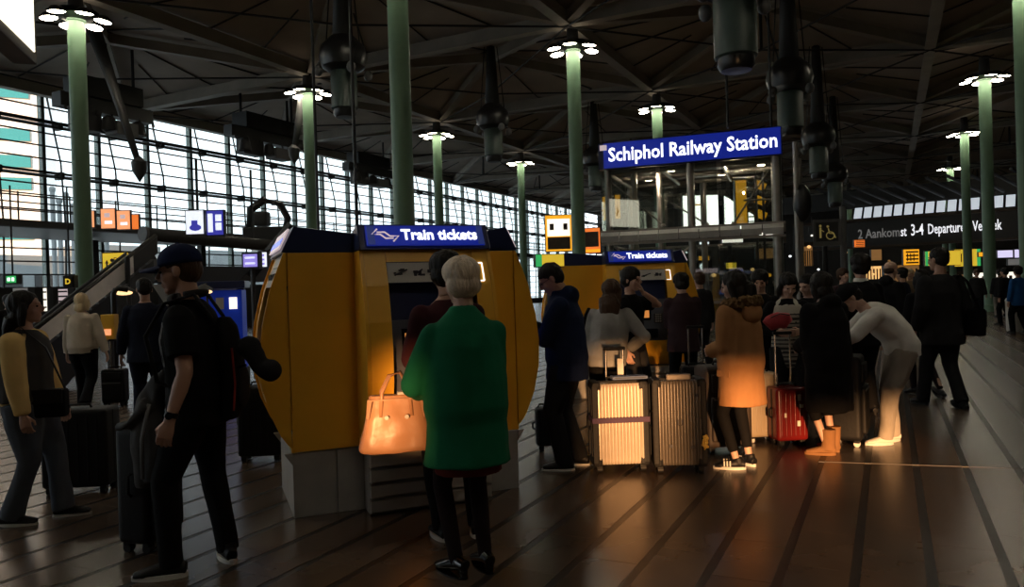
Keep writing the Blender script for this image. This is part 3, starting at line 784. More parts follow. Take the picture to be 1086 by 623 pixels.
def fx(px):     # pixel column -> x in the fascia frame
    r = (CAM_R.to_3x3() @ V(((px-543)/F, -(245-311.5)/F, -1))); c = fas.location
    # intersect in plan
    e = V((math.cos(FANG), math.sin(FANG), 0)); n = V((-e.y, e.x, 0))
    k = (V((c.x, c.y, 0)).dot(n)) / V((r.x, r.y, 0)).dot(n)
    return (V((r.x*k, r.y*k, 0)) - V((c.x, c.y, 0))).dot(e)
def ft(body, pa, pb, m, size=1.0, dz=0.0):
    x0, x1 = fx(pa), fx(pb)
    lettering(body, size, m, fas, Matrix.Translation(((x0+x1)/2, -0.23, z0+0.0+dz)) @ UPRIGHT, bold=0.006, width=x1-x0, extrude=0.02)
ft('2 Aankom', 911, 955, 'letter_dim', 0.95, -0.05); ft('st', 956, 962, 'letter_white', 0.95, -0.05)
ft('3-4', 967, 980, 'letter_white', 1.12); ft('Departures', 985, 1027, 'letter_white', 0.98); ft('Vertrek', 1032, 1063, 'letter_white', 0.98); ft('S', 1081, 1087, 'letter_blue', 1.0, 0.1)
# clerestory panes above the fascia
x0, x1 = fx(906), fx(1135); npn = 19
for k in range(npn):
    a = x0+(x1-x0)*k/npn; b = x0+(x1-x0)*(k+1)/npn-0.16
    obj('clerestory_pane', MB().prism([(-0.1, z0+1.15), (0.35, z0+1.95), (0.40, z0+1.95), (-0.05, z0+1.15)], a, b, 'x'), 'clerestory', fas)
obj('upper_board', MB().box((0, 0.8, z0+2.6), (FL+8, 0.3, 1.3)), 'fascia', fas)
obj('sill', MB().box((0, 0.0, z0+1.0), (FL+6, 0.5, 0.2)), 'brown_dark', fas)
for k in range(12): obj('roof_rib', MB().tube([(x0+(x1-x0)*k/11-1.5, -3.5, z0+3.2), (x0+(x1-x0)*k/11, 0.2, z0+2.2)], 0.10, 6), 'beam_dark', fas)
# shop fronts behind, below the fascia
shops = [('warm lit shop front at the far right below the departures sign', 1028, 290, 1086, 306, 58, 'shop_white'), ('dim shop front seen between the right hand columns', 1000, 292, 1026, 312, 60, 'shop_dim'),
         ('orange glowing shop front left of the man in the dark coat', 915, 283, 935, 296, 58, 'shop_warm'), ('dim amber shop front behind the balding man', 938, 282, 975, 300, 60, 'shop_dim'),
         ('low dim shop front at the far right behind the crowd', 1036, 308, 1090, 330, 57, 'shop_dim'), ('dim shop window left of the wheelchair sign', 848, 262, 862, 282, 50, 'shop_dim')]
for lab, x0_, y0_, x1_, y1_, d, m in shops:
    t, W, H = lightbox('lit_shop', lab, x0_, y0_, x1_, y1_, d, m, 'shop', 0.5)
    for k in range(6): obj('shelf_post', MB().box((-W/2+W*(k+.5)/6, -0.06, -H*0.1), (W*0.05, 0.08, H*0.8)), 'brown_dark', t)
    obj('awning', MB().box((0, -0.2, H/2+0.15), (W+0.3, 0.5, 0.25)), 'brown_dark', t)
signs = [('yellow illuminated direction sign behind the dark coated man\'s head', 981, 267, 1019, 281, 46, 'sign_yellow', [('sign_green', 0.0, 0.08)]),
         ('orange striped display left of the yellow direction sign', 958, 265, 975, 281, 46, 'ad_orange', []), ('yellow direction sign with green end between the right columns', 1012, 265, 1040, 282, 47.5, 'sign_yellow', [('sign_green', 0.86, 1.0)]),
         ('small amber sign just left of the rightmost full column', 1038, 268, 1046, 272, 46, 'ad_orange', []),
         ('pale purple shop sign right of the rightmost full column', 1058, 266, 1074, 273, 50, 'shop_purple', []), ('white and purple sign at the far right edge', 1076, 265, 1090, 273, 50.6, 'shop_purple', []),
         ('small pale screen below the purple shop sign', 1069, 275, 1083, 281, 49, 'letter_dim', []),
         ('red and white striped screen left of the balding man', 906, 255, 917, 262, 45, 'ad_red', []), ('small dark framed poster above the crowd left of the fascia', 924, 265, 935, 276, 45, 'shop_dim', []),
         ('amber sign low behind the lift tower', 770, 279, 781, 285, 32, 'sign_yellow', []), ('small orange sign left of the tower clock', 741, 272, 752, 276, 32, 'ad_orange', []), ('orange lit panel right of the lift tower', 847, 268, 853, 279, 30, 'ad_orange', []),
         ('dim orange panel behind the tower\'s lower right', 802, 264, 824, 274, 26, 'shop_dim', []),
         ('row of white tube lights behind the tower\'s left post', 742, 257, 752, 259, 40, 'sign_white', []), ('row of white tube lights behind the tower, centre', 766, 252, 788, 257, 40, 'shop_white', []), ('row of white tube lights behind the tower, right', 805, 247, 824, 252, 40, 'shop_white', [])]
for lab, x0_, y0_, x1_, y1_, d, m, ex in signs:
    t, W, H = lightbox('far_sign', lab, x0_, y0_, x1_, y1_, d, m, 'sign', 0.12)
    for mm, a, b in ex: obj('colour_field', MB().box((-W/2+W*(a+b)/2, -0.018, 0), (W*(b-a), 0.012, H)), mm, t)
    if 'yellow' in lab and 'direction' in lab:
        for k in range(3): obj('ink_mark', MB().box((-W*0.25+W*0.2*k, -0.02, 0), (W*0.06, 0.012, H*0.5)), 'notice_ink', t)
    if 'striped' in lab:
        for k in range(4): obj('stripe', MB().box((W*0.05, -0.02, -H*0.35+H*0.23*k), (W*0.8, 0.012, H*0.1)), 'notice_ink', t)
# wall clock by the tower
cp = at(746, 283, 30)
t = thing('station_clock', 'round white station clock glowing behind the lift tower', 'clock', cp)
obj('case', MB().cyl((0, 0.06, 0), (0, -0.01, 0), 0.17, 20), 'black_metal', t)
obj('dial', MB().cyl((0, -0.012, 0), (0, -0.022, 0), 0.15, 20), 'sign_white', t)
obj('hand', MB().box((0, -0.026, 0.04), (0.014, 0.006, 0.09)), 'notice_ink', t); obj('hand', MB().box((0.03, -0.026, 0), (0.07, 0.006, 0.014)), 'notice_ink', t)
# orange billboard left of the tower
a, b = at(578, 229, 30), at(607, 267, 30)
t, W, H = lightbox('billboard', 'orange lit billboard with red frame behind the green column', 578, 229, 607, 266, 30, 'ad_orange', 'billboard')
obj('picture', MB().box((0, -0.02, H*0.16), (W*0.86, 0.012, H*0.48)), 'shop_white', t)
obj('picture_lower', MB().box((0, -0.02, -H*0.28), (W*0.86, 0.012, H*0.34)), 'brown_dark', t)
for s in (-1, 1): obj('picture_mark', MB().box((s*W*0.26, -0.03, H*0.18), (W*0.16, 0.012, H*0.18)), 'brown_dark', t)
t, W, H = lightbox('billboard', 'second orange red lit billboard right of the green column', 610, 243, 637, 268, 30, 'ad_red', 'billboard', rz=R(-20))
obj('picture', MB().box((0, -0.02, 0.05), (W*0.9, 0.012, H*0.62)), 'brown_dark', t)
obj('lit_edge', MB().box((0, -0.03, -H*0.42), (W, 0.012, H*0.12)), 'ad_orange', t)
t, W, H = lightbox('lamp_globe_sign', 'small white round light beside the second billboard', 633, 270, 640, 276, 22, 'sign_white', 'light', 0.05)

# ================================================================== left background
spec('screen_white', (0.9, 0.9, 0.9), 0.3, emit=(0.85, 0.90, 1.0), es=1.0)
spec('screen_navy', (0.03, 0.03, 0.3), 0.3, emit=(0.05, 0.05, 0.40), es=0.8)
spec('screen_violet', (0.3, 0.25, 0.6), 0.3, emit=(0.32, 0.26, 0.80), es=0.8)
spec('orange_pic', (0.8, 0.3, 0.1), 0.4, emit=(1.0, 0.40, 0.18), es=0.9)
spec('building_white', (0.85, 0.85, 0.85), 0.7)
spec('teal_glass', (0.03, 0.24, 0.28), 0.2)
spec('grey_build', (0.22, 0.24, 0.25), 0.7, var=0.15, vs_=0.2)
spec('escal_panel', (0.85, 0.80, 0.74), 0.35, var=0.08)
# buildings outside
bp = at(46, 300, 75.0)
bl = thing('office_building', 'white office building with teal window bands outside the glazing, far left', 'building', (bp.x, bp.y, 0), R(24))
obj('wall', MB().box((-14, 6, 15), (28, 12, 30)), 'building_white', bl)
for z in (5.0, 8.5, 13.4, 15.6, 18.2, 22.4):
    for k in range(4):
        wn = obj('window', MB().box((-3.4-k*6.4, -0.05, z), (5.6, 0.2, 1.25)), 'grey_build', bl)
        obj('pane', MB().box((-2.2-k*6.4, -0.18, z), (3.0, 0.06, 1.15)), 'teal_glass', wn)
for lab, a_, b_, w_, h_ in (('low grey terminal building outside behind the leftmost column', 12, -30, 16, 5.0), ('grey building outside with a stepped roof behind the mezzanine displays', 30, -32, 18, 5.6), ('far low grey building outside right of the second column', 52, -30, 22, 6.5)):
    p = gp(a_, WALL_B+b_); t = thing('terminal_building', lab, 'building', (p.x, p.y, 0), ANG_U)
    obj('wall', MB().box((0, 0, h_/2), (w_, 6, h_)).box((w_*0.2, 0, h_+0.6), (w_*0.4, 5, 1.2)), 'grey_build', t)
    for k in range(6): obj('window', MB().box((-w_/2+w_*(k+.5)/6, -3.03, h_*0.6), (w_/9, 0.1, 1.2)), 'dark_grey', t)
# mezzanine walkway along the glazing
mz = thing('mezzanine', 'dark mezzanine walkway running along the glazed wall', 'walkway', gp(20, WALL_B+3.2), ANG_U)
obj('deck', MB().box((0, 0, 4.55), (64, 5.0, 0.20)), 'black_metal', mz)
obj('fascia_strip', MB().box((0, -2.56, 4.60), (64, 0.10, 0.26)), 'dark_grey', mz)
for k in range(11): obj('support', MB().box((-30+k*6, 0.5, 2.17), (0.3, 0.3, 4.34)), 'dark_grey', mz)
rl = MB()
for z in (5.1, 5.4, 5.75): rl.cyl((-32, -2.5, z), (32, -2.5, z), 0.03, 6)
obj('handrail', rl, 'transom', mz)
for k in range(32): obj('baluster', MB().cyl((-31+k*2, -2.5, 4.7), (-31+k*2, -2.5, 5.8), 0.035, 6), 'transom', mz)
lv = MB()
lv.box((-6, 0.0, 1.1), (70, 0.3, 2.2))
obj('under_wall', lv, 'black_metal', mz)
# round dark duct
a, b = at(152, 248, 21), at(300, 262, 25.5)
t = thing('round_duct', 'fat round dark duct running above the man in the cap', 'duct', a)
obj('pipe', MB().cyl((0, 0, 0), b-a, 0.19, 20), 'dark_grey', t, smooth='auto')
obj('end_cap', MB().cyl((b-a).normalized()*-0.03, (b-a).normalized()*0.05, 0.21, 20), 'mid_grey', t, smooth='auto')
obj('hanger', MB().box((b-a)*0.35 + V((0, 0, 1.2)), (0.06, 0.06, 2.4)), 'black_metal', t)
obj('hanger', MB().box((b-a)*0.75 + V((0, 0, 1.2)), (0.06, 0.06, 2.4)), 'black_metal', t)
# displays on the mezzanine
t, W, H = lightbox('display', 'white hanging display with a blue picture above the cap', 197, 224, 216, 248, 20.0, 'screen_white', 'display')
obj('picture', MB().ell((0.02, -0.02, -0.14), (0.16, 0.012, 0.09), 14, 6).box((0.0, -0.02, -0.03), (0.16, 0.012, 0.16)), 'screen_navy', t)
t, W, H = lightbox('display', 'dark blue hanging display with white fields beside the white one', 219, 224, 237, 249, 20.4, 'screen_navy', 'display')
for x, z, w_, h_ in ((-0.12, 0.0, 0.13, 0.50), (0.10, 0.13, 0.16, 0.18), (0.10, -0.10, 0.16, 0.20)): obj('field', MB().box((x, -0.02, z), (w_, 0.012, h_)), 'screen_white', t)
for i, (x0_, x1_, y0_, y1_, m) in enumerate(((95, 100, 224, 241, 'orange_pic'), (107, 122, 222, 242, 'orange_pic'), (124, 138, 224, 243, 'orange_pic'), (140, 147, 228, 243, 'ad_red'))):
    t, W, H = lightbox('shop_poster', ('narrow', 'wide', 'second wide', 'small dark')[i] + ' orange shop poster on the mezzanine right of the leftmost column', x0_, y0_, x1_, y1_, 27, m, 'poster', 0.1, 'mezzanine posters')
    if W > 0.3:
        obj('white_print', MB().box((0.02, -0.02, -H*0.2), (W*0.55, 0.012, H*0.16)), 'screen_white', t); obj('white_print', MB().box((-0.02, -0.02, H*0.18), (W*0.4, 0.012, H*0.22)), 'sign_pale', t)
t, W, H = lightbox('departure_sign', 'yellow illuminated departures sign right of the leftmost column', 109, 269, 136, 288, 17, 'sign_yellow', 'sign')
obj('arrow', MB().prism([(-W*.40, -0.02), (-W*.33, 0.06), (-W*.26, -0.02), (-W*.30, -0.02), (-W*.30, -0.12), (-W*.36, -0.12), (-W*.36, -0.02)], -0.03, -0.016, 'y'), 'notice_ink', t)
lettering('Dep', 0.16, 'notice_ink', t, Matrix.Translation((W*0.18, -0.022, 0.05)) @ UPRIGHT)
obj('clock_mark', MB().cyl((-W*0.12, -0.016, 0.05), (-W*0.12, -0.028, 0.05), 0.04, 12), 'notice_ink', t)
t, W, H = lightbox('exit_sign', 'small green lit exit sign at the far left', 7, 293, 17, 300, 16, 'sign_green', 'sign')
for s in (-1, 1): obj('pictogram', MB().box((s*0.045, -0.02, 0), (0.05, 0.012, 0.07)), 'sign_white', t)
obj('hanger', MB().cyl((0, 0.05, 0.05), (0, 0.05, 2.0), 0.02, 6), 'black_metal', t)
t, W, H = lightbox('gate_sign', 'black sign with a yellow letter D at the left', 68, 294, 77, 304, 16, 'black_metal', 'sign')
lettering('D', 0.16, 'sign_yellow', t, Matrix.Translation((0, -0.022, 0)) @ UPRIGHT, bold=0.004)
obj('hanger', MB().cyl((0, 0.05, 0.08), (0, 0.05, 2.0), 0.02, 6), 'black_metal', t)
t, W, H = lightbox('info_screen', 'violet information screen left of the near kiosk', 258, 270, 273, 283, 12, 'screen_violet', 'display')
for k in (-1, 1): obj('text_row', MB().box((0, -0.02, k*0.045), (W*0.7, 0.012, 0.025)), 'screen_white', t)
obj('post', MB().cyl((0, 0.1, -0.1), (0, 0.1, -1.9), 0.04, 8), 'dark_grey', t)
t, W, H = lightbox('info_screen', 'white information panel right beside the violet screen', 275, 268, 283, 283, 12.5, 'screen_white', 'display')
for k in (-1, 0, 1): obj('field', MB().box((0, -0.02, k*0.07), (W*0.5, 0.012, 0.035)), 'screen_violet', t)
# blue lit stand
p = at(238, 340, 14.5)
t = thing('blue_stand', 'saturated blue stand with glowing panels behind the man in the cap', 'stand', (p.x, p.y, 0), R(10))
spec('task_bulb', (1, 0.8, 0.5), 0.4, emit=(1.0, 0.62, 0.30), es=1.6)
spec('blue_panel', (0.01, 0.05, 0.55), 0.4, emit=(0.01, 0.04, 0.45), es=0.15)
obj('body', MB().box((0, 0, 0.95), (0.75, 0.5, 1.5)), 'blue_panel', t, bevel=0.02)
obj('plinth', MB().box((0, 0, 0.1), (0.8, 0.55, 0.2)), 'dark_grey', t)
for k, x in enumerate((-0.02, 0.22)): obj('notice', MB().box((x, -0.27, 1.45), (0.14, 0.02, 0.22)), 'shop_white' if k else 'notice', t)
obj('header', MB().box((0, -0.05, 1.80), (0.9, 0.6, 0.14)), 'navy', t, bevel=0.02)
for lab, px, py in (('warm lamp glowing left of the blue stand', 216, 308), ('warm lamp glowing behind the dark suited man', 131, 309)):
    t = thing('task_lamp', lab, 'lamp', at(px, py, 12.8))
    obj('shade', MB().lathe([(0.03, 0.10), (0.10, 0.06), (0.20, 0.0), (0.03, 0.01)], n=16), 'dark_grey', t, smooth='auto')
    obj('bulb', MB().ell((0, 0, -0.03), (0.15, 0.10, 0.04)), 'task_bulb', t, smooth=True)
    obj('stem', MB().tube([(0, 0, 0.08), (0.0, 0.1, 0.12), (0.0, 0.3, -1.4)], 0.02, 8), 'black_metal', t)
# escalator: solid balustrade side panels, handrails, steps
e0, e1 = at(38, 362, 13.2), at(140, 281, 15.2)
dv = e1-e0; EA = math.atan2(dv.y, dv.x); EL = math.hypot(dv.x, dv.y); slope = (e1.z-e0.z)/EL
esc = thing('escalator', 'escalator with pale metal balustrade rising to the right behind the blonde woman', 'escalator', (e0.x, e0.y, 0), EA)
zz = e0.z
x_end = EL*1.3
obj('balustrade', MB().prism([(-0.3, zz-0.16-0.3*slope), (EL, zz-0.16+EL*slope), (EL, zz+0.18+EL*slope), (-0.3, zz+0.18-0.3*slope)], -0.04, 0.06, 'y'), 'escal_panel', esc)
obj('balustrade', MB().prism([(EL+0.02, zz-0.16+EL*slope), (x_end, zz-0.16+x_end*slope), (x_end, zz+0.18+x_end*slope), (EL+0.02, zz+0.18+EL*slope)], -0.04, 0.06, 'y'), 'dark_grey', esc)
obj('far_balustrade', MB().prism([(-0.3, zz-0.16-0.3*slope), (x_end, zz-0.16+x_end*slope), (x_end, zz-0.10+x_end*slope), (-0.3, zz-0.10-0.3*slope)], 0.80, 0.86, 'y'), 'dark_grey', esc)
for y in (0.01,): obj('handrail', MB().tube([(-0.5, y, zz+0.20-0.5*slope), (EL*0.5, y, zz+0.20+EL*0.5*slope), (x_end, y, zz+0.20+x_end*slope)], 0.05, 8), 'black_metal', esc, smooth=True)
obj('truss', MB().prism([(-0.4, 0.0), (0.6, 0.0), (x_end, zz-0.75+x_end*slope), (x_end, zz-0.30+x_end*slope), (-0.4, zz-0.30-0.4*slope)], 0.08, 0.78, 'y'), 'dark_grey', esc)
for k in range(16):
    x = x_end*k/16; obj('step', MB().box((x+0.2, 0.43, zz-0.24+x*slope), (0.38, 0.68, 0.14)), 'mid_grey', esc)
obj('newel', MB().cyl((1.9, -0.12, 0.6), (1.9, -0.12, zz+0.30+1.9*slope), 0.05, 10), 'black_metal', esc)
# dark canopy of the stairwell beyond, resting on slanted legs
ca = at(150, 282, 17.5); cb = at(268, 300, 17.5)
t = thing('stairwell_canopy', 'broad dark canopy on slanted legs behind the man in the cap', 'canopy', (ca.x, ca.y, 0))
W = cb.x-ca.x; z1 = ca.z
obj('roof', MB().prism([(0, z1), (W, z1-0.1), (W*0.88, z1-0.42), (W*0.1, z1-0.42)], 0, 2.2, 'y'), 'dark_grey', t)
spec('canopy_pale', (0.30, 0.29, 0.27), 0.6)
obj('soffit_panel', MB().prism([(W*0.08, z1-0.44), (W*0.9, z1-0.44), (W*0.72, z1-0.95), (W*0.2, z1-0.95)], 0.05, 0.12, 'y'), 'canopy_pale', t)
for (x0_, x1_, zt_) in ((W*1.35, W*0.95, z1+0.85), (-W*0.02, W*0.14, z1+0.5)): obj('slanted_leg', MB().tube([(x1_, 0.2, z1-0.3), (x0_, 0.2, zt_)], 0.13, 4), 'black_metal', t)
for x in (W*0.12, W*0.86): obj('leg', MB().box((x, 0.3, (z1-0.4)/2), (0.12, 0.12, z1-0.4)), 'black_metal', t)
# barrier posts, railing, yellow bin on the left
t = thing('yellow_box', 'yellow ticket validator box on a post between the blonde woman and the suited man', 'validator', ground(119, 420))
spec('validator_yellow', (0.75, 0.42, 0.03), 0.5)
obj('head', MB().box((0, 0, 1.13), (0.22, 0.16, 0.42)), 'validator_yellow', t, bevel=0.015); obj('post', MB().cyl((0, 0, 0), (0, 0, 0.95), 0.05, 10), 'dark_grey', t)
obj('reader', MB().box((0, -0.085, 1.05), (0.12, 0.02, 0.10)), 'orange_pic', t)
t = thing('handrail_post', 'tall black tubular rail beside the escalator foot', 'rail', ground(124, 418))
obj('tube', MB().tube([(0, 0, 0), (0, 0, 1.68), (0.03, 0, 1.74), (0.10, 0, 1.76), (0.22, 0.05, 1.74)], 0.045, 10), 'black_metal', t, smooth=True)
obj('base', MB().cyl((0, 0, 0), (0, 0, 0.02), 0.10, 14), 'black_metal', t)
spec('luggage_grey', (0.16, 0.16, 0.17), 0.5)
for k, (px, py) in enumerate(((35, 372), (52, 372), (190, 400), (215, 398))):
    t = thing('barrier', ('low grey barrier under the escalator, outer', 'low grey barrier under the escalator, inner', 'low grey barrier behind the suited man', 'low grey barrier behind the man in the cap')[k], 'barrier', ground(px, py), R(10), 'low barriers')
    for s in (-0.3, 0.3): obj('upright', MB().cyl((s, 0, 0), (s, 0, 0.75), 0.025, 8), 'luggage_grey', t)
    for z in (0.35, 0.74): obj('bar', MB().cyl((-0.45, 0, z), (0.45, 0, z), 0.022, 8), 'luggage_grey', t)
# hanging sign box in the top left corner
a = at(24, 42, 7.5)
t = thing('hanging_light_box', 'bright white hanging light box cut off by the top left corner', 'light box', a, R(107))
spec('lightbox_face', (1, 1, 1), 0.4, emit=(1.0, 0.93, 0.72), es=2.2)
spec('bronze', (0.10, 0.075, 0.05), 0.5)
obj('housing', MB().box((-0.90, 0.0, 0.44), (1.9, 0.22, 1.35)), 'bronze', t, bevel=0.02)
obj('face', MB().box((-0.92, -0.115, 0.44), (1.72, 0.012, 1.15)), 'lightbox_face', t)
obj('print_mark', MB().prism([(-0.62, 0.5), (-0.56, 0.75), (-0.48, 0.3), (-0.54, 0.3)], -0.13, -0.122, 'y'), 'mid_grey', t)
for x in (-1.3, 0.0): obj('hanger', MB().cyl((x, 0, 0.9), (x, 0, 11.0-a.z), 0.03, 8), 'black_metal', t)
# white bins at the right edge
for i, (px, py, h) in enumerate(((1078, 352, 0.95),)):
    t = thing('waste_bin', 'tall white waste bin with a small emblem at the right edge', 'bin', ground(px, py))
    spec('bin_white', (0.62, 0.60, 0.56), 0.4, var=0.05)
    obj('body', MB().lathe([(0.20, 0.0), (0.23, 0.03), (0.24, 0.80), (0.25, 0.84), (0.22, 0.90), (0.10, 0.92)], n=24), 'bin_white', t, smooth='auto')
    obj('opening', MB().lathe([(0.15, 0.915), (0.16, 0.93), (0.05, 0.93)], n=18), 'black_metal', t)
    obj('emblem', MB().box((-0.07, -0.235, 0.55), (0.06, 0.02, 0.08)), 'notice_ink', t)

# small far lamps in the depth of the hall
FARL = ['tiny warm lamp glowing between the tower mast and the wheelchair sign', 'tiny white lamp low beneath the wheelchair sign', 'tiny warm lamp just right of the wheelchair sign', 'tiny orange lamp above the woman in the long black coat',
    'tiny warm lamp beside the orange glowing shop front', 'tiny dim lamp above the balding man', 'tiny warm lamp beside the far kiosk\'s right edge', 'tiny white lamp left of the tower clock', 'tiny warm lamp below the amber sign behind the tower', 'tiny warm lamp above the person in black by the camel coat',
    'tiny orange lamp above the woman in the striped top', 'tiny white lamp between tower and mast', 'tiny warm lamp right of the second right hand column', 'tiny warm lamp right of the balding man\'s head', 'tiny white lamp upper left of the wheelchair sign', 'tiny white lamp low right of the wheelchair sign post']
for i, (px, py, d, m) in enumerate(((858, 262, 38, 'shop_warm'), (868, 286, 36, 'sign_white'), (897, 268, 52, 'shop_warm'), (905, 277, 50, 'ad_orange'), (926, 291, 52, 'shop_warm'), (943, 277, 54, 'shop_dim'), (718, 280, 34, 'shop_warm'), (728, 268, 36, 'sign_white'),
                       (757, 292, 30, 'shop_warm'), (798, 286, 36, 'shop_warm'), (816, 292, 36, 'ad_orange'), (838, 272, 34, 'sign_white'), (1043, 296, 50, 'shop_warm'), (952, 292, 50, 'shop_warm'), (861, 250, 40, 'shop_white'), (892, 300, 48, 'shop_white'))):
    t = thing('far_lamp', FARL[i], 'lamp', at(px, py, d), 0, 'tiny far lamps')
    obj('globe', MB().ell((0, 0, 0), (0.06, 0.06, 0.05) if 'white' in m else (0.10, 0.10, 0.08), 12, 8), m, t, smooth=True); obj('stem', MB().cyl((0, 0, 0.08), (0, 0, 1.0), 0.015, 6), 'black_metal', t)
# flue pipes standing outside the glass behind the leftmost column
for i, (px, h) in enumerate(((57, 9.2), (64, 8.4), (71, 8.8), (78, 8.0), (106, 7.8), (113, 7.4))):
    q = at(px, 250, 52); t = thing('flue_pipe', ('tallest grey flue outside left of the leftmost column', 'second grey flue outside left of the leftmost column', 'third grey flue outside left of the leftmost column', 'shortest grey flue outside left of the leftmost column',
        'grey flue outside just right of the leftmost column', 'outer grey flue outside right of the leftmost column')[i], 'flue', (q.x, q.y, 0), 0, 'flue pipes outside')
    obj('pipe', MB().cyl((0, 0, 0), (0, 0, h), 0.15, 12), 'grey_build', t, smooth='auto'); obj('cowl', MB().lathe([(0.1, h+0.4), (0.20, h+0.3), (0.20, h+0.1), (0.14, h)], n=12), 'grey_build', t, smooth='auto')
# pink and white lit shop bits under the mezzanine, far left
for lab, x0_, y0_, x1_, y1_, m in (('small pink lit shop window under the mezzanine', 62, 307, 72, 322, 'sign_pale'), ('narrow white lit doorway left of the pink window', 46, 306, 50, 330, 'shop_white'), ('dim grey display under the exit sign', 14, 306, 30, 330, 'letter_dim')):
    t, W, H = lightbox('lit_shop', lab, x0_, y0_, x1_, y1_, 24, m, 'shop', 0.3)
    for k in range(3): obj('shelf', MB().box((0, -0.05, -H/2+H*(k+.5)/3), (W, 0.08, 0.05)), 'black_metal', t)
# second-storey machine arms silhouetted on the mezzanine
q = at(284, 243, 26)
t = thing('exhibit_crane', 'dark looping crane arm standing on the mezzanine left of the kiosk roof', 'machine', q, 0)
obj('base', MB().box((0, 0, -0.2), (1.5, 0.8, 0.5)), 'black_metal', t, bevel=0.05)
obj('arm', MB().tube([(-0.6, 0, 0.0), (-0.55, 0, 0.7), (-0.1, 0, 1.0), (0.45, 0, 0.85), (0.7, 0, 0.35), (0.6, 0, -0.1)], [0.14, 0.16, 0.14, 0.13, 0.12, 0.12], 10), 'black_metal', t, smooth=True)
obj('cab', MB().box((-0.2, 0, 0.35), (0.5, 0.5, 0.5)), 'dark_grey', t, bevel=0.08)
# ================================================================== people
spec('skin', (0.46, 0.26, 0.18), 0.55, bump=0.03, bs=60)
spec('skin_light', (0.58, 0.36, 0.27), 0.55, bump=0.03, bs=60)
spec('eye_dark', (0.03, 0.02, 0.015), 0.2)
spec('hair_black', (0.008, 0.006, 0.005), 0.55, spec_=0.25, bump=0.6, bs=60, stretch=(1, 1, 0.15))
spec('hair_brown', (0.060, 0.030, 0.014), 0.55, spec_=0.3, bump=0.6, bs=60, stretch=(1, 1, 0.15))
spec('hair_blonde', (0.75, 0.58, 0.34), 0.5, bump=0.5, bs=60, var=0.2, vs_=20, stretch=(1, 1, 0.2))
spec('hair_silver', (0.66, 0.54, 0.40), 0.5, bump=0.6, bs=70, var=0.2, vs_=25, stretch=(1, 1, 0.3))
def cloth(n, c, **k): spec(n, c, k.pop('rough', 0.85), bump=k.pop('bump', 0.25), bs=k.pop('bs', 14), var=k.pop('var', 0.12), vs_=k.pop('vs_', 5), spec_=0.12, **k)
cloth('black_cloth', (0.007, 0.007, 0.008)); cloth('charcoal', (0.020, 0.020, 0.022)); cloth('navy_cloth', (0.012, 0.020, 0.055)); cloth('navy_suit', (0.010, 0.013, 0.026))
cloth('green_wool', (0.010, 0.135, 0.066), bump=0.15); cloth('maroon', (0.055, 0.016, 0.020)); cloth('beige_knit', (0.60, 0.52, 0.42)); cloth('mustard', (0.75, 0.52, 0.20))
cloth('jeans', (0.085, 0.10, 0.125)); cloth('camel', (0.40, 0.20, 0.085), bump=0.15); cloth('fur', (0.20, 0.12, 0.055), bump=1.0, bs=90, var=0.4, vs_=40); cloth('grey_knit', (0.34, 0.33, 0.31))
cloth('white_sweat', (0.76, 0.73, 0.68)); cloth('khaki_grey', (0.36, 0.32, 0.27)); cloth('dark_vest', (0.055, 0.052, 0.050)); cloth('tights', (0.016, 0.010, 0.011), bump=0.0); cloth('red_cloth', (0.13, 0.022, 0.016))
cloth('plum', (0.040, 0.022, 0.026)); cloth('cap_blue', (0.012, 0.020, 0.065)); cloth('suede', (0.26, 0.13, 0.055), bump=0.3, bs=30); cloth('blue_jacket', (0.02, 0.10, 0.30)); cloth('tan_far', (0.22, 0.16, 0.10))
spec('rubber_white', (0.70, 0.68, 0.64), 0.5); spec('shoe_black', (0.008, 0.008, 0.009), 0.5, spec_=0.3); spec('patent', (0.006, 0.006, 0.007), 0.08); spec('shoe_white', (0.72, 0.68, 0.62), 0.5)
spec('pink_red', (0.45, 0.045, 0.06), 0.5); spec('stripe_base', (0.45, 0.42, 0.36), 0.85)
spec('glasses_black', (0.01, 0.01, 0.012), 0.25)

def ik(a, t, l1, l2, pole):
    d = t-a; L = min(d.length, (l1+l2)*0.999); dn = d.normalized()
    x = (l1*l1 - l2*l2 + L*L)/(2*L); h = math.sqrt(max(l1*l1-x*x, 1e-6))
    p = V(pole); p = (p - dn*p.dot(dn)).normalized()
    return a + dn*x + p*h, a + dn*L
def rot_axis(ang, ax): return Matrix.Rotation(ang, 3, ax)

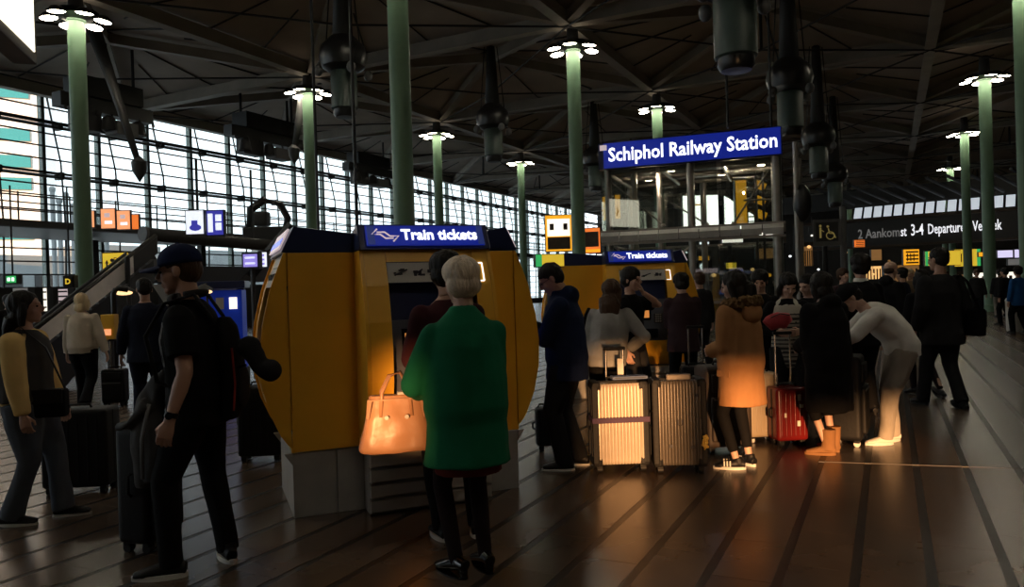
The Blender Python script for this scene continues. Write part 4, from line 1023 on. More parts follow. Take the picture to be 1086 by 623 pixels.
def hand_mesh(wrist, d, n, sgn, curl, s, vox):
    """hand at wrist pointing along d, palm facing n; sgn=+1 thumb along +(d x n)"""
    d = d.normalized(); n = (n - d*n.dot(d)).normalized(); sd = d.cross(n).normalized()*sgn
    mb = MB()
    P = lambda a, b, c: wrist + (d*a + sd*b + n*c)*s
    mb.tube([P(-0.03, 0, 0), P(0.01, 0, 0), P(0.05, 0.002, 0.0), P(0.088, 0.0, 0.004)], [(0.027*s, 0.021*s), (0.030*s, 0.019*s), (0.041*s, 0.016*s), (0.040*s, 0.013*s)], 12, sd)
    for off, L in ((0.031, 0.070), (0.0105, 0.080), (-0.0105, 0.074), (-0.031, 0.058)):
        q = P(0.085, off, 0.003); dirv = d.copy(); pts = [q]; a = 0
        for k, fr in enumerate((0.45, 0.32, 0.23)):
            a += curl*(0.55, 0.75, 0.5)[k]
            dirv = d*math.cos(a) + n*math.sin(a)
            q = q + dirv*(L*fr*s); pts.append(q)
        mb.tube(pts, [0.0095*s, 0.0088*s, 0.0080*s, 0.0062*s], 8, sd)
    b = P(0.025, 0.026, 0.008); q1 = P(0.058, 0.052, 0.018+0.01*curl); q2 = P(0.085, 0.056-0.012*curl, 0.028+0.018*curl)
    mb.tube([P(0.01, 0.012, 0.004), b, q1, q2], [0.016*s, 0.014*s, 0.0105*s, 0.0075*s], 8, d)
    return remesh(mb, vox, 1)

def person(label, pos, face, H=1.75, lean=0, twist=0, side=0, head=(0, 0, 0), feet=None, hands=None, poles=None, outfit=None, detail=1, group=None, girth=1.0, curl=0.6, crouch=0.0, hand_dirs=None, sh_raise=0.0, cat='person'):
    """figure looking along its +Y; feet: ((x,y,lift,yaw_deg),(..)) left,right; hands: wrist targets left,right (for a 1.75 m figure)"""
    o = outfit; s = H/1.75; g = girth
    t = thing('person', label, cat, (pos[0], pos[1], 0), R(face), group)
    feet = feet or ((-0.10, 0.0, 0, 8), (0.10, 0.0, 0, -8))
    hands = hands or ((-0.27, 0.04, 0.84), (0.27, 0.04, 0.84))
    poles = poles or ((-0.3, -1, 0), (0.3, -1, 0))
    vb = 0.012 if detail else 0.02; vg = 0.013 if detail else 0.022; vh = 0.0065 if detail else 0.011
    S = lambda v: V(v)*s
    th = R(lean)
    def sp(a): return V((math.sin(R(side))*1.0, math.sin(a), math.cos(a))).normalized()
    pel = V((0, -0.35*math.sin(th)*0.35, 0.94-crouch))*s
    wst = pel + sp(th*0.35)*0.15*s; cst = wst + sp(th*0.8)*0.19*s; shl = cst + sp(th)*0.14*s; nck = shl + sp(th)*0.075*s
    X0 = V((1, 0, 0)); tw = R(twist); XS = V((math.cos(tw), math.sin(tw), 0)); YS = V((-math.sin(tw), math.cos(tw), 0))
    XM = ((X0+XS)/2).normalized()
    up = sp(th)
    # head frame
    hp = R(head[1]); hy = R(head[0])
    Rh = (Matrix.Rotation(hy, 3, 'Z') @ Matrix.Rotation(-hp, 3, 'X') @ Matrix.Rotation(R(head[2]), 3, 'Y'))
    hb = nck + sp(th*0.8)*0.05*s
    hsc = s*1.07
    HC = hb + Rh @ (V((0, 0.022, 0.100))*s)
    HM = Matrix.Translation(HC) @ (Rh.to_4x4()) @ Matrix.Diagonal((hsc, hsc, hsc, 1))
    # limbs
    shL = shl - XS*0.170*s*g + up*(sh_raise*s-0.032*s); shR = shl + XS*0.170*s*g + up*(sh_raise*s-0.032*s)
    A1, A2 = 0.295*s, 0.255*s
    arms = []
    for i, sh in enumerate((shL, shR)):
        el, wr = ik(sh, S(hands[i]), A1, A2, poles[i]); arms.append((sh, el, wr))
    hpL = pel + V((-0.092*s, 0, -0.03*s)); hpR = pel + V((0.092*s, 0, -0.03*s))
    T1, T2 = 0.43*s, 0.425*s
    legs = []
    for i, hp_ in enumerate((hpL, hpR)):
        fx_, fy_, lift, yaw = feet[i]
        an = V((fx_*s, fy_*s, 0.085*s + lift)); yd = V((-math.sin(R(yaw)), math.cos(R(yaw)), 0))
        kn, an2 = ik(hp_, an, T1, T2, yd); legs.append((hp_, kn, an2, yd, lift))
    # ---- body: one continuous figure
    cov_l = 0.78 if o.get('bottom') else 1.0; cov_a = 1.0 if any(q.get('sleeve') == 'short' for q in o['top']) else 0.85
    mb = MB()
    mb.tube([pel - V((0, 0, 0.10*s)), pel, wst, cst, shl, nck], [(0.10*s*g, 0.08*s*g), (0.155*s*g, 0.105*s*g), (0.135*s*g, 0.095*s*g), (0.160*s*g, 0.11*s*g), (0.150*s*g, 0.075*s*g), (0.06*s, 0.06*s)], 16, XM)
    mb.tube([shl + up*0.01*s, nck, HC - Rh @ V((0, 0.02*s, 0.05*s))], [0.066*s, 0.056*s, 0.054*s], 12, X0)
    for (a, e, w_) in arms:
        mb.tube([a, a.lerp(e, 0.35), e, e.lerp(w_, 0.3), w_], [0.048*s*g*cov_a, 0.047*s*g*cov_a, 0.038*s*g*cov_a, 0.039*s*g*cov_a, 0.026*s], 10); mb.ell(a, 0.048*s*g)
    for (a, k, n_, yd, lf) in legs:
        mb.tube([a, a.lerp(k, 0.3), k, k.lerp(n_, 0.3), n_], [0.082*s*g*cov_l, 0.075*s*g*cov_l, 0.052*s*cov_l, 0.052*s*cov_l, 0.032*s], 10, X0)
    parts_me = [remesh(mb, vb, 3)]
    hm = MB()
    hm.ell((0, -0.014, 0.035), (0.077, 0.096, 0.083), 20, 14, HM); hm.ell((0, 0.018, -0.028), (0.061, 0.072, 0.084), 20, 14, HM)
    hm.ell((0, 0.058, -0.090), (0.032, 0.028, 0.024), 12, 8, HM); hm.tube([(0, 0.086, 0.018), (0, 0.104, -0.010), (0, 0.112, -0.026)], [0.007, 0.010, 0.013], 8, None, HM)
    hm.ell((0, 0.100, -0.032), (0.017, 0.012, 0.009), 8, 6, HM); hm.ell((0, 0.080, 0.026), (0.046, 0.012, 0.010), 10, 6, HM)
    hm.ell((0, 0.086, -0.058), (0.023, 0.010, 0.006), 8, 6, HM); hm.ell((0, 0.084, -0.069), (0.020, 0.010, 0.006), 8, 6, HM)
    for sx in (-1, 1):
        hm.ell((sx*0.077, -0.012, -0.008), (0.010, 0.021, 0.031), 10, 8, HM); hm.ell((sx*0.040, 0.058, -0.030), (0.022, 0.022, 0.024), 8, 6, HM)
    hm.tube([(0, -0.03, -0.14), (0, -0.02, -0.06)], [0.052, 0.055], 10, None, HM)
    parts_me.append(remesh(hm, vh, 2))
    for i, (a, e, w_) in enumerate(arms):
        d = (w_-e).normalized()
        if hand_dirs and hand_dirs[i] is not None: d = V(hand_dirs[i][0]).normalized(); nrm = V(hand_dirs[i][1])
        else: nrm = V((1 if i == 0 else -1, 0, 0)) if abs(d.x) < 0.8 else V((0, 0, -1))
        sg = 1
        # thumb forward / up
        sd = d.cross((nrm - d*nrm.dot(d)).normalized())
        want = V((0, 1, 0.3)) if abs(d.y) < 0.7 else V((0, 0, 1))
        if sd.dot(want) < 0: sg = -1
        parts_me.append(hand_mesh(w_, d, nrm, sg, curl, s*1.02, 0.0045 if detail else 0.008))
    body = obj('body', join_meshes(parts_me), o.get('skin', 'skin'), t)
    if detail:
        for sx in (-1, 1):
            obj('eye', MB().ell((sx*0.031, 0.080, 0.004), (0.011, 0.008, 0.007), 10, 6, HM), 'eye_dark', t, smooth=True)
    # ---- trousers / leggings / skirt
    b = o.get('bottom')
    if b:
        inf = b.get('inf', 0.022); m = MB(); r0 = b.get('low', 0.0)
        mb_top = pel + V((0, 0, 0.06*s))
        m.tube([pel - V((0, 0, 0.11*s)), pel - V((0, 0, 0.03*s)), pel + sp(th*.2)*0.08*s], [(0.13*s*g, 0.105*s*g), (0.17*s*g, 0.12*s*g), (0.155*s*g, 0.112*s*g)], 16, X0)
        cuff = b.get('cuff', 0.05); endz = b.get('end', 0.0)
        for (a, k, n_, yd, lf) in legs:
            n2 = n_.lerp(k, endz) - (V((0, 0, 0.03*s)) if endz == 0 else V((0, 0, 0)))
            m.tube([a + V((0, 0, 0.02)), a.lerp(k, 0.35), k, k.lerp(n2, 0.4), n2], [(0.085*s+inf)*g, (0.078*s+inf)*g, 0.052*s+inf, 0.048*s+inf*0.9, cuff*s], 12, X0)
        obj(b.get('name', 'trousers'), remesh(m, vg, 3, b.get('amp', 0.006) if detail else 0, 10, (1, 1, 0.6)), b['mat'], t)
    if 'skirt' in o:
        k_ = o['skirt']; m = MB()
        m.tube([V((pel.x, pel.y, pel.z+0.05*s)), V((pel.x, pel.y, pel.z-0.10*s)), V((pel.x, pel.y, k_['z']*s))], [(0.17*s*g, 0.13*s*g), (0.19*s*g, 0.15*s*g), (k_.get('rx', 0.20)*s, k_.get('ry', 0.16)*s)], 20, X0)
        obj('skirt', remesh(m, vg, 2, 0.004), k_['mat'], t)
    # ---- upper garments (list: inner first)
    for tp_ in o['top']:
        inf = tp_.get('inf', 0.022); m = MB(); hz = tp_.get('hem', 0.86)*s
        pts = []; rr = []
        fl = tp_.get('flare', 0.0); bx_ = tp_.get('box', 0.0)
        hemc = V((pel.x, pel.y + tp_.get('hemy', 0)*s, hz))
        if hz < pel.z - 0.03:
            nseg = 4
            for q in range(nseg):
                f = q/nseg; pts.append(hemc.lerp(pel, f)); rr.append(((0.165+fl*(1-f))*s*g+inf, (0.118+fl*0.9*(1-f))*s*g+inf))
        pts += [pel, wst, cst, shl - up*0.02*s, shl + up*0.025*s, shl + up*0.062*s]; rr += [((0.158+bx_)*s*g+inf, (0.112+bx_)*s*g+inf), ((0.145+bx_*1.1)*s*g+inf, (0.102+bx_)*s*g+inf), (0.166*s*g+inf, (0.115+bx_*.4)*s*g+inf), (0.152*s*g+inf*0.6, 0.088*s*g+inf), (0.105*s*g+inf*0.5, 0.070*s*g+inf*0.7), (0.062*s+inf*0.5, 0.056*s+inf*0.5)]
        if hz > pel.z + 0.25*s:
            keep = [q for q in range(len(pts)) if pts[q].z >= hz - 0.02]; pts = [pts[q] for q in keep]; rr = [rr[q] for q in keep]
        m.tube(pts, rr, 20, XM)
        sl = tp_.get('sleeve', 'long')
        for (a, e, w_) in arms:
            if sl == 'none': continue
            si = tp_.get('sinf', inf*0.75)
            m.ell(a, 0.050*s*g+si*0.9, 12, 8)
            if sl == 'short':
                m.tube([a, a.lerp(e, 0.72)], [0.055*s*g+si, 0.052*s*g+si*1.3], 12)
            else:
                w2 = w_.lerp(e, tp_.get('cuff', 0.02))
                m.tube([a, a.lerp(e, 0.5), e, e.lerp(w2, 0.5), w2], [0.048*s*g+si, 0.048*s*g+si, 0.042*s*g+si, 0.038*s+si, 0.030*s+si*0.9], 12); m.ell(e, 0.043*s*g+si, 10, 8)
        if tp_.get('collar'):
            cz = tp_['collar']; m.tube([nck - up*0.05*s, nck + up*cz*s], [0.085*s, 0.075*s], 14, X0)
        if tp_.get('hood'):
            m.ell(nck - V((0, 0.08*s, 0.02*s)), (0.13*s, 0.09*s, 0.09*s), 14, 10)
        obj(tp_.get('name', 'jacket'), remesh(m, vg*tp_.get('vox', 1.0), 3, tp_.get('amp', 0.008) if detail else 0, tp_.get('nsc', 9)), tp_['mat'], t)
    # ---- shoes
    sh = o.get('shoes', {}); kind = sh.get('kind', 'sneaker')
    for i, (a, k, n_, yd, lf) in enumerate(legs):
        pitch = R(sh.get('pitch', (0, 0))[i])
        F0 = V((n_.x, n_.y, n_.z-0.085*s)); xd = V((yd.y, -yd.x, 0))
        MS = Matrix.Translation(F0) @ Matrix((( xd.x, yd.x, 0, 0), (xd.y, yd.y, 0, 0), (0, 0, 1, 0), (0, 0, 0, 1))) @ Matrix.Translation((0, 0.12*s, 0)) @ Matrix.Rotation(-pitch, 4, 'X') @ Matrix.Translation((0, -0.12*s, 0)) @ Matrix.Diagonal((s, s, s, 1))
        m = MB()
        hz = {'sneaker': 0.0, 'boot': 0.0, 'pump': 0.03, 'heel': 0.05}.get(kind, 0.0)
        m.tube([(0, -0.075, 0.045+hz), (0, -0.02, 0.052+hz), (0, 0.06, 0.045+hz*.5), (0, 0.14, 0.034), (0, 0.19, 0.028)], [(0.032, 0.034), (0.038, 0.042), (0.042, 0.036), (0.045, 0.026), (0.028, 0.016)], 12, V((1, 0, 0)))
        if kind in ('sneaker',): m.tube([(0, -0.02, 0.05), (0, -0.012, 0.105)], [(0.040, 0.052), (0.040, 0.045)], 12, V((1, 0, 0)))
        if kind == 'boot': m.tube([(0, -0.01, 0.05), (0, -0.02, 0.15), (0, -0.02, sh.get('h', 0.25))], [(0.05, 0.066), (0.056, 0.062), (0.062, 0.068)], 14, V((1, 0, 0)))
        m.v = [MS @ p for p in m.v]
        u = obj('shoe' if kind != 'boot' else 'boot', remesh(m, 0.006 if detail else 0.011, 2), sh.get('mat', 'shoe_black'), t)
        so = MB(); ol = []
        for q in range(20):
            an = 2*math.pi*q/20; yy = 0.06 + 0.142*math.sin(an); ww = 0.043 - 0.006*math.sin(an) + 0.004*math.cos(2*an)
            ol.append((ww*math.cos(an)*1.05, yy))
        if kind in ('pump', 'heel'):
            so.prism(ol, 0.0, 0.010, 'z'); so.tube([(0, -0.055, 0.0), (0, -0.05, 0.05)], [0.018, 0.028], 10)
        else: so.prism(ol, 0.0, sh.get('sole_h', 0.026), 'z')
        so.v = [MS @ p for p in so.v]
        obj('sole', so, sh.get('sole', 'shoe_black'), u)
        for q in range(sh.get('stripes', 0)):
            for sx in (-1, 1):
                st = MB().box((sx*0.045, 0.055+0.025*q, 0.055), (0.006, 0.011, 0.05), None); st.v = [MS @ (Matrix.Rotation(0, 4, 'X') @ p) for p in st.v]; obj('stripe', st, 'rubber_white', u)
        if sh.get('bow'):
            bw = MB().ell((-0.018, 0.10, 0.062), (0.02, 0.012, 0.010), 8, 6, MS).ell((0.018, 0.10, 0.062), (0.02, 0.012, 0.010), 8, 6, MS); obj('bow', bw, sh['mat'], u, smooth=True)
    # ---- hair / headwear
    hs = o.get('hair', 'short'); hmx = o.get('hairmat', 'hair_black')
    m = MB()
    if hs != 'none':
        m.ell((0, -0.022, 0.048), (0.087, 0.100, 0.083), 20, 14, HM)
        m.ell((0, -0.050, 0.005), (0.080, 0.070, 0.085), 16, 10, HM)
        if hs in ('long', 'ponytail', 'bob'):
            m.ell((0, -0.035, 0.03), (0.094, 0.095, 0.10), 20, 14, HM)
            for sx in (-1, 1): m.tube([(sx*0.075, 0.005, 0.03), (sx*0.086, -0.005, -0.05), (sx*0.080, -0.015, -0.13)], [0.026, 0.030, 0.022], 10, None, HM)
            m.ell((0, -0.06, -0.07), (0.085, 0.055, 0.09), 16, 10, HM)
        if hs == 'short_full': m.ell((0, -0.024, 0.052), (0.102, 0.110, 0.092), 20, 14, HM); m.ell((0, -0.045, -0.01), (0.096, 0.078, 0.085), 16, 10, HM)
        if hs == 'long':
            L = o.get('hairlen', 0.26); b0 = HM @ V((0, -0.075, -0.06)); bk = nck - YS*0.095*s - up*(L-0.10)*s
            m.tube([b0, nck - YS*0.085*s, bk], [(0.098*s, 0.06*s), (0.120*s, 0.055*s), (0.09*s, 0.03*s)], 14, XS)
        if hs == 'ponytail':
            b0 = HM @ V((0, -0.11, -0.01)); m.tube([b0, b0 + V((0, -0.05, -0.03))*s, b0 + V((0, -0.065, -0.14))*s, b0 + V((0, -0.05, -0.22))*s], [0.035*s, 0.048*s, 0.042*s, 0.015*s], 12)
        obj('hair', remesh(m, vh, 2, 0.006 if detail else 0, 30, (1, 1, 0.4)), hmx, t)
    return dict(t=t, HM=HM, arms=arms, legs=legs, pel=pel, wst=wst, cst=cst, shl=shl, nck=nck, up=up, s=s, XS=XS, YS=YS)
def patch(src, name, m, pred, off=0.002, par=None):
    """print or stripe on a garment: the garment's own faces inside pred, lifted by off"""
    b = bmesh.new(); b.from_mesh(src.data); b.normal_update()
    bmesh.ops.delete(b, geom=[f for f in b.faces if not pred(f.calc_center_median(), f.normal)], context='FACES')
    for v in b.verts: v.co += v.normal*off
    me = bpy.data.meshes.new(name); b.to_mesh(me); b.free()
    return obj(name, me, m, par or src, smooth=True)
def child(P, name): return [c for c in P['t'].children if c.name.split('.')[0] == name][0]
def hobj(P, name, mb, m, par=None, **k):      # part given in head coordinates
    mb.v = [P['HM'] @ V(p) for p in mb.v]; return obj(name, mb, m, par or P['t'], **k)
def pw(P, v):                                  # figure-local -> world
    t = P['t']; return Matrix.Translation(t.location) @ Matrix.Rotation(t.rotation_euler.z, 4, 'Z') @ V(v)
def G(px, py): return ground(px, py)
def D(px, d): p = at(px, 300, d); p.z = 0; return p

# --- man in cap
P = person('man in a blue cap and black t-shirt with headphones round his neck', G(214, 603), 96, 1.83, lean=6, head=(0, 8, 0),
    feet=((-0.11, 0.12, 0, 6), (0.10, -0.12, 0, -62)), hands=((-0.28, 0.05, 0.86), (0.26, 0.20, 0.95)), poles=((-0.2, -1, 0.0), (0.3, -1, 0)), curl=0.8, girth=1.10,
    outfit=dict(skin='skin', hair='short', hairmat='hair_brown', top=[dict(name='t_shirt', mat='black_cloth', hem=0.80, inf=0.032, sleeve='short', box=0.012, sinf=0.022)],
        bottom=dict(mat='black_cloth', inf=0.022, cuff=0.062), shoes=dict(mat='shoe_black', sole='rubber_white')))
m = MB(); m.ell((0, -0.02, 0.055), (0.092, 0.108, 0.090), 24, 14)
m.v = [p for p in m.v]; c = MB(); c.ell((0, -0.016, 0.048), (0.094, 0.110, 0.092), 24, 16)
c.v = [V((p.x, p.y, max(p.z, 0.030))) for p in c.v]
cp_ = hobj(P, 'cap', c, 'cap_blue', smooth=True)
br = MB(); pts = []
for k in range(13):
    q = -0.5+k/12; a = math.pi*q*0.8; pts.append((0.075*math.sin(a), 0.055+0.135*math.cos(a)**0.7 if math.cos(a) > 0 else 0.055))
vs_ = [(x, 0.06, 0.047-abs(x)*0.25) for x, y in pts] + [(x, y, 0.036-abs(x)*0.3) for x, y in pts]
n = len(pts); br.add(vs_ + [V(p)-V((0, 0, 0.006)) for p in vs_], [(i, i+1, n+i+1, n+i) for i in range(n-1)] + [(2*n+i, 3*n+i, 3*n+i+1, 2*n+i+1) for i in range(n-1)] + [(n+i, n+i+1, 3*n+i+1, 3*n+i) for i in range(n-1)])
hobj(P, 'brim', br, 'cap_blue', cp_); hobj(P, 'button', MB().ell((0, -0.016, 0.141), (0.010, 0.010, 0.006)), 'cap_blue', cp_)
# headphones
t = thing('headphones', 'black headphones hanging round the neck of the man in the cap', 'headphones', pw(P, P['nck']), P['t'].rotation_euler.z)
arc = [V((0.095*math.sin(q), -0.035-0.075*math.cos(q), 0.02+0.012*math.cos(q))) for q in [(-1.9+3.8*k/16) for k in range(17)]]
obj('headband', MB().tube(arc, [(0.016, 0.010)]*17, 10, V((0, 0, 1))), 'shoe_black', t, smooth=True)
for sx in (-1, 1):
    cup = obj('ear_cup', MB().lathe([(0.02, -0.02), (0.040, -0.018), (0.044, 0.0), (0.040, 0.018), (0.02, 0.022)], n=18, M=Matrix.Translation((sx*0.075, 0.045, -0.02)) @ Matrix.Rotation(R(70), 4, 'X') @ Matrix.Rotation(R(sx*20), 4, 'Y')), 'shoe_black', t, smooth='auto')
    obj('cushion', MB().lathe([(0.03, 0.0), (0.043, 0.004), (0.036, 0.016)], n=18, M=Matrix.Translation((sx*0.075, 0.040, -0.02)) @ Matrix.Rotation(R(70), 4, 'X') @ Matrix.Translation((0, 0, 0.02))), 'dark_grey', cup, smooth='auto')
# watch
a, e, wv = P['arms'][0]; d = (wv-e).normalized()
t = thing('wrist_watch', 'black watch on the wrist of the man in the cap', 'watch', pw(P, wv - d*0.035), P['t'].rotation_euler.z)
obj('strap', MB().tube([d*-0.014, d*0.014], [0.036, 0.036], 18), 'shoe_black', t, smooth='auto')
obj('dial', MB().cyl((-0.030, 0, 0), (-0.046, 0, 0), 0.020, 16), 'black_gloss', t)
spec('print_grey', (0.14, 0.14, 0.145), 0.8, var=0.5, vs_=14)
ts = child(P, 't_shirt'); s_ = P['s']
patch(ts, 'shirt_print', 'print_grey', lambda c, n: n.y > 0.35 and abs(c.x+0.02) < 0.12 and 1.12*s_ < c.z < 1.36*s_ and noise.noise(c*14) > -0.25)
# backpack
bpk = thing('backpack', 'black backpack with a thin red edge on the man in the cap', 'backpack', pw(P, V((0.0, 0.055, 0.02))), P['t'].rotation_euler.z)
m = MB(); m.tube([(0, -0.24, 0.84), (0, -0.26, 0.95), (0, -0.265, 1.15), (0, -0.235, 1.36), (0, -0.22, 1.42)], [(0.12, 0.05), (0.16, 0.06), (0.16, 0.06), (0.14, 0.05), (0.09, 0.03)], 18, V((1, 0, 0)))
obj('body', remesh(m, 0.012, 2, 0.008, 8), 'black_cloth', bpk)
m = MB(); m.ell((0, -0.315, 1.02), (0.12, 0.035, 0.13), 14, 10); obj('pocket', remesh(m, 0.012, 2), 'charcoal', bpk)
spec('red_trim', (0.35, 0.02, 0.015), 0.5)
obj('red_zip', MB().tube([(-0.150, -0.30, 0.90), (-0.160, -0.315, 1.05), (-0.150, -0.30, 1.25)], 0.006, 6), 'red_trim', bpk)
for sx in (-1, 1): obj('shoulder_strap', MB().tube([(sx*0.12, -0.19, 1.42), (sx*0.13, -0.10, 1.555), (sx*0.13, 0.06, 1.51), (sx*0.13, 0.165, 1.33), (sx*0.16, 0.10, 1.08), (sx*0.16, -0.17, 0.95)], [(0.028, 0.009)]*6, 8, V((1, 0, 0))), 'charcoal', bpk, smooth=True)
# neck pillow clipped to the pack
npl = thing('neck_pillow', 'dark neck pillow with rounded ends clipped to the black backpack', 'neck pillow', pw(P, V((-0.14, -0.33, 1.17))), P['t'].rotation_euler.z)
m = MB().tube([V((0.02, 0.05, 0.10)), V((0.0, 0.0, 0.10)), V((0.0, -0.04, 0.05)), V((0.0, -0.06, 0.0)), V((0.0, -0.10, -0.03))], [0.05, 0.060, 0.056, 0.052, 0.058], 14)
m.ell((0.0, -0.01, 0.10), 0.066); m.ell((0.0, -0.12, -0.035), 0.064)
obj('cushion', remesh(m, 0.012, 2), 'charcoal', npl)
obj('clip', MB().tube([(0.02, 0.02, 0.0), (0.06, 0.08, -0.02)], 0.008, 6), 'shoe_black', npl)

# --- woman at the left edge
P = person('dark haired woman with mustard sleeves at the left edge', G(33, 553), -82, 1.62, lean=0, head=(8, -4, 0), feet=((-0.09, 0.20, 0, 5), (0.09, -0.10, 0.0, -5)),
    hands=((-0.24, 0.15, 0.84), (0.27, 0.10, 0.82)), curl=0.8, girth=1.2,
    outfit=dict(skin='skin', hair='long', hairlen=0.36, hairmat='hair_black', top=[dict(name='sweater', mat='mustard', hem=0.90, inf=0.022, sinf=0.026), dict(name='vest', mat='dark_vest', hem=0.93, inf=0.036, sleeve='none', box=0.01)],
        bottom=dict(mat='jeans', inf=0.028, cuff=0.085), shoes=dict(mat='shoe_black', sole='rubber_white', sole_h=0.018)))
hb_ = thing('handbag', 'black handbag worn at the hip of the woman with mustard sleeves', 'handbag', pw(P, V((0.10, 0.20, 0.78))), P['t'].rotation_euler.z)
obj('body', MB().box((0, 0, 0.07), (0.10, 0.22, 0.20)), 'black_cloth', hb_, bevel=0.03, seg=3); obj('flap', MB().box((0.054, 0, 0.12), (0.012, 0.20, 0.10)), 'shoe_black', hb_, bevel=0.005)
obj('strap', MB().tube([(0, -0.10, 0.16), (0.03, -0.12, 0.42), (0.02, -0.18, 0.62), (0.0, -0.02, 0.46), (0, 0.10, 0.16)], [(0.012, 0.005)]*5, 8), 'shoe_black', hb_, smooth=True)

# --- blonde woman walking away
P = person('blonde woman in a beige top and black trousers walking away', G(90, 434), 8, 1.66, feet=((-0.09, 0.18, 0, 4), (0.08, -0.20, 0.05, -4)), hands=((-0.26, 0.08, 0.84), (0.34, -0.02, 0.86)), girth=1.05, head=(-6, 5, 0),
    outfit=dict(skin='skin_light', hair='bob', hairmat='hair_blonde', top=[dict(name='cardigan', mat='beige_knit', hem=0.86, inf=0.034, box=0.02)], bottom=dict(mat='black_cloth', inf=0.030, cuff=0.085), shoes=dict(mat='shoe_black', pitch=(0, -25))))
# --- man in dark suit
P = person('man in a dark navy suit seen from behind beside the trolley case', D(153, 9.4), 12, 1.80, hands=((-0.30, 0.06, 0.86), (0.28, 0.12, 0.92)), girth=1.08, head=(20, 6, 0),
    outfit=dict(skin='skin', hair='short', hairmat='hair_black', top=[dict(name='shirt', mat='white_sweat', hem=0.92, inf=0.012, collar=0.0), dict(name='suit_jacket', mat='navy_suit', hem=0.76, inf=0.034, flare=0.02)], bottom=dict(mat='navy_suit', inf=0.03, cuff=0.078), shoes=dict(mat='shoe_black')))
# --- man at the machine
P = person('man in a maroon sweater using the near ticket machine', D(474, 4.74), 20, 1.77, hands=((-0.16, 0.34, 1.10), (0.16, 0.38, 1.15)), poles=((-0.35, -0.5, -0.8), (0.35, -0.5, -0.8)), feet=((-0.08, 0, 0, 5), (0.14, -0.02, 0, -20)), head=(-5, 10, 0),
    outfit=dict(skin='skin', hair='short_full', hairmat='hair_black', top=[dict(name='sweater', mat='maroon', hem=0.86, inf=0.03, box=0.015)], bottom=dict(mat='black_cloth', inf=0.025, cuff=0.06), shoes=dict(mat='shoe_black', sole='rubber_white')))
# --- woman in green coat
P = person('short haired woman in a long green coat seen from behind', G(500, 607), 14, 1.70, lean=2, head=(14, 4, 0), feet=((-0.085, -0.04, 0, 28), (0.085, 0.0, 0, 10)), hands=((-0.20, 0.24, 1.00), (0.06, 0.26, 1.02)), poles=((-0.6, -0.6, -0.5), (0.35, -0.8, -0.6)), girth=1.02, curl=1.1, sh_raise=-0.04,
    outfit=dict(skin='skin_light', hair='short_full', hairmat='hair_silver', top=[dict(name='coat', mat='green_wool', hem=0.62, inf=0.048, flare=0.035, box=0.035, amp=0.010, nsc=6, collar=0.015, sinf=0.028)],
        skirt=dict(z=0.575, mat='red_cloth', rx=0.195, ry=0.165), bottom=dict(name='tights', mat='tights', inf=0.004, cuff=0.040, amp=0.0), shoes=dict(kind='pump', mat='patent', sole='patent', bow=True)))
lw = pw(P, P['arms'][0][2])
spec('tan_leather', (0.42, 0.215, 0.115), 0.38, bump=0.12, bs=18, var=0.08)
bag = thing('tan_handbag', 'large tan leather handbag hanging from the arm of the woman in green', 'handbag', at(421, 478, 4.22), R(12))
m = MB()
secs = [(0.0, 0.205, 0.075), (0.02, 0.215, 0.085), (0.10, 0.195, 0.085), (0.20, 0.170, 0.070), (0.30, 0.150, 0.045), (0.315, 0.148, 0.042)]
m.tube([(0, 0, z) for z, a, b in secs], [(a, b) for z, a, b in secs], 28, V((1, 0, 0)))
# squarer cross-sections
for i, p in enumerate(m.v):
    z, a, b = secs[i//28]; c, s_ = p.x/a, p.y/b; k = 1/max(abs(c)**4+abs(s_)**4, 1e-6)**0.25; m.v[i] = V((c*k*a*0.97, s_*k*b*0.97, p.z))
obj('body', remesh(m, 0.009, 2, 0.006, 12), 'tan_leather', bag)
for sy in (-1, 1): obj('handle', MB().tube([(-0.085, sy*0.065, 0.20), (-0.075, sy*0.045, 0.33), (-0.03, sy*0.02, 0.42), (0.03, sy*0.02, 0.44), (0.075, sy*0.045, 0.34), (0.085, sy*0.065, 0.20)], 0.010, 10), 'tan_leather', bag, smooth=True)
obj('flap', MB().prism([(-0.155, 0.30), (-0.165, 0.20), (-0.15, 0.19), (-0.13, 0.29), (0.13, 0.29), (0.15, 0.19), (0.165, 0.20), (0.155, 0.30)], -0.066, -0.056, 'y'), 'tan_leather', bag)
obj('clasp', MB().cyl((0.055, -0.082, 0.20), (0.055, -0.094, 0.20), 0.012, 12), 'steel', bag); obj('clasp', MB().cyl((-0.055, -0.082, 0.20), (-0.055, -0.094, 0.20), 0.012, 12), 'steel', bag)
obj('scarf', MB().box((0.06, 0, 0.315), (0.10, 0.05, 0.03)), 'notice', bag, bevel=0.01)

# --- man in navy jacket with glasses
P = person('man in a navy jacket and glasses looking down beside the silver suitcase', G(603, 496), 82, 1.76, lean=6, head=(6, 32, 0), feet=((-0.10, 0.02, 0, 5), (0.10, -0.10, 0, -14)), hands=((-0.06, 0.34, 1.20), (0.10, 0.32, 1.22)), poles=((-0.7, -0.5, -0.8), (0.7, -0.5, -0.8)), girth=1.10,
    outfit=dict(skin='skin', hair='short', hairmat='hair_black', top=[dict(mat='navy_cloth', hem=0.76, inf=0.042, flare=0.01, collar=0.03, hood=True, box=0.02)], bottom=dict(mat='charcoal', inf=0.034, cuff=0.075), shoes=dict(mat='shoe_black', sole='rubber_white', sole_h=0.016)))
gl = None
for sx in (-1, 1): gl = hobj(P, 'glasses', MB().tube([(sx*0.034+0.022*math.cos(q), 0.098, 0.004+0.018*math.sin(q)) for q in [k*math.pi/6 for k in range(13)]], 0.0022, 5).tube([(sx*0.056, 0.096, 0.008), (sx*0.080, 0.0, 0.008)], 0.0022, 5), 'glasses_black', gl if gl else None)
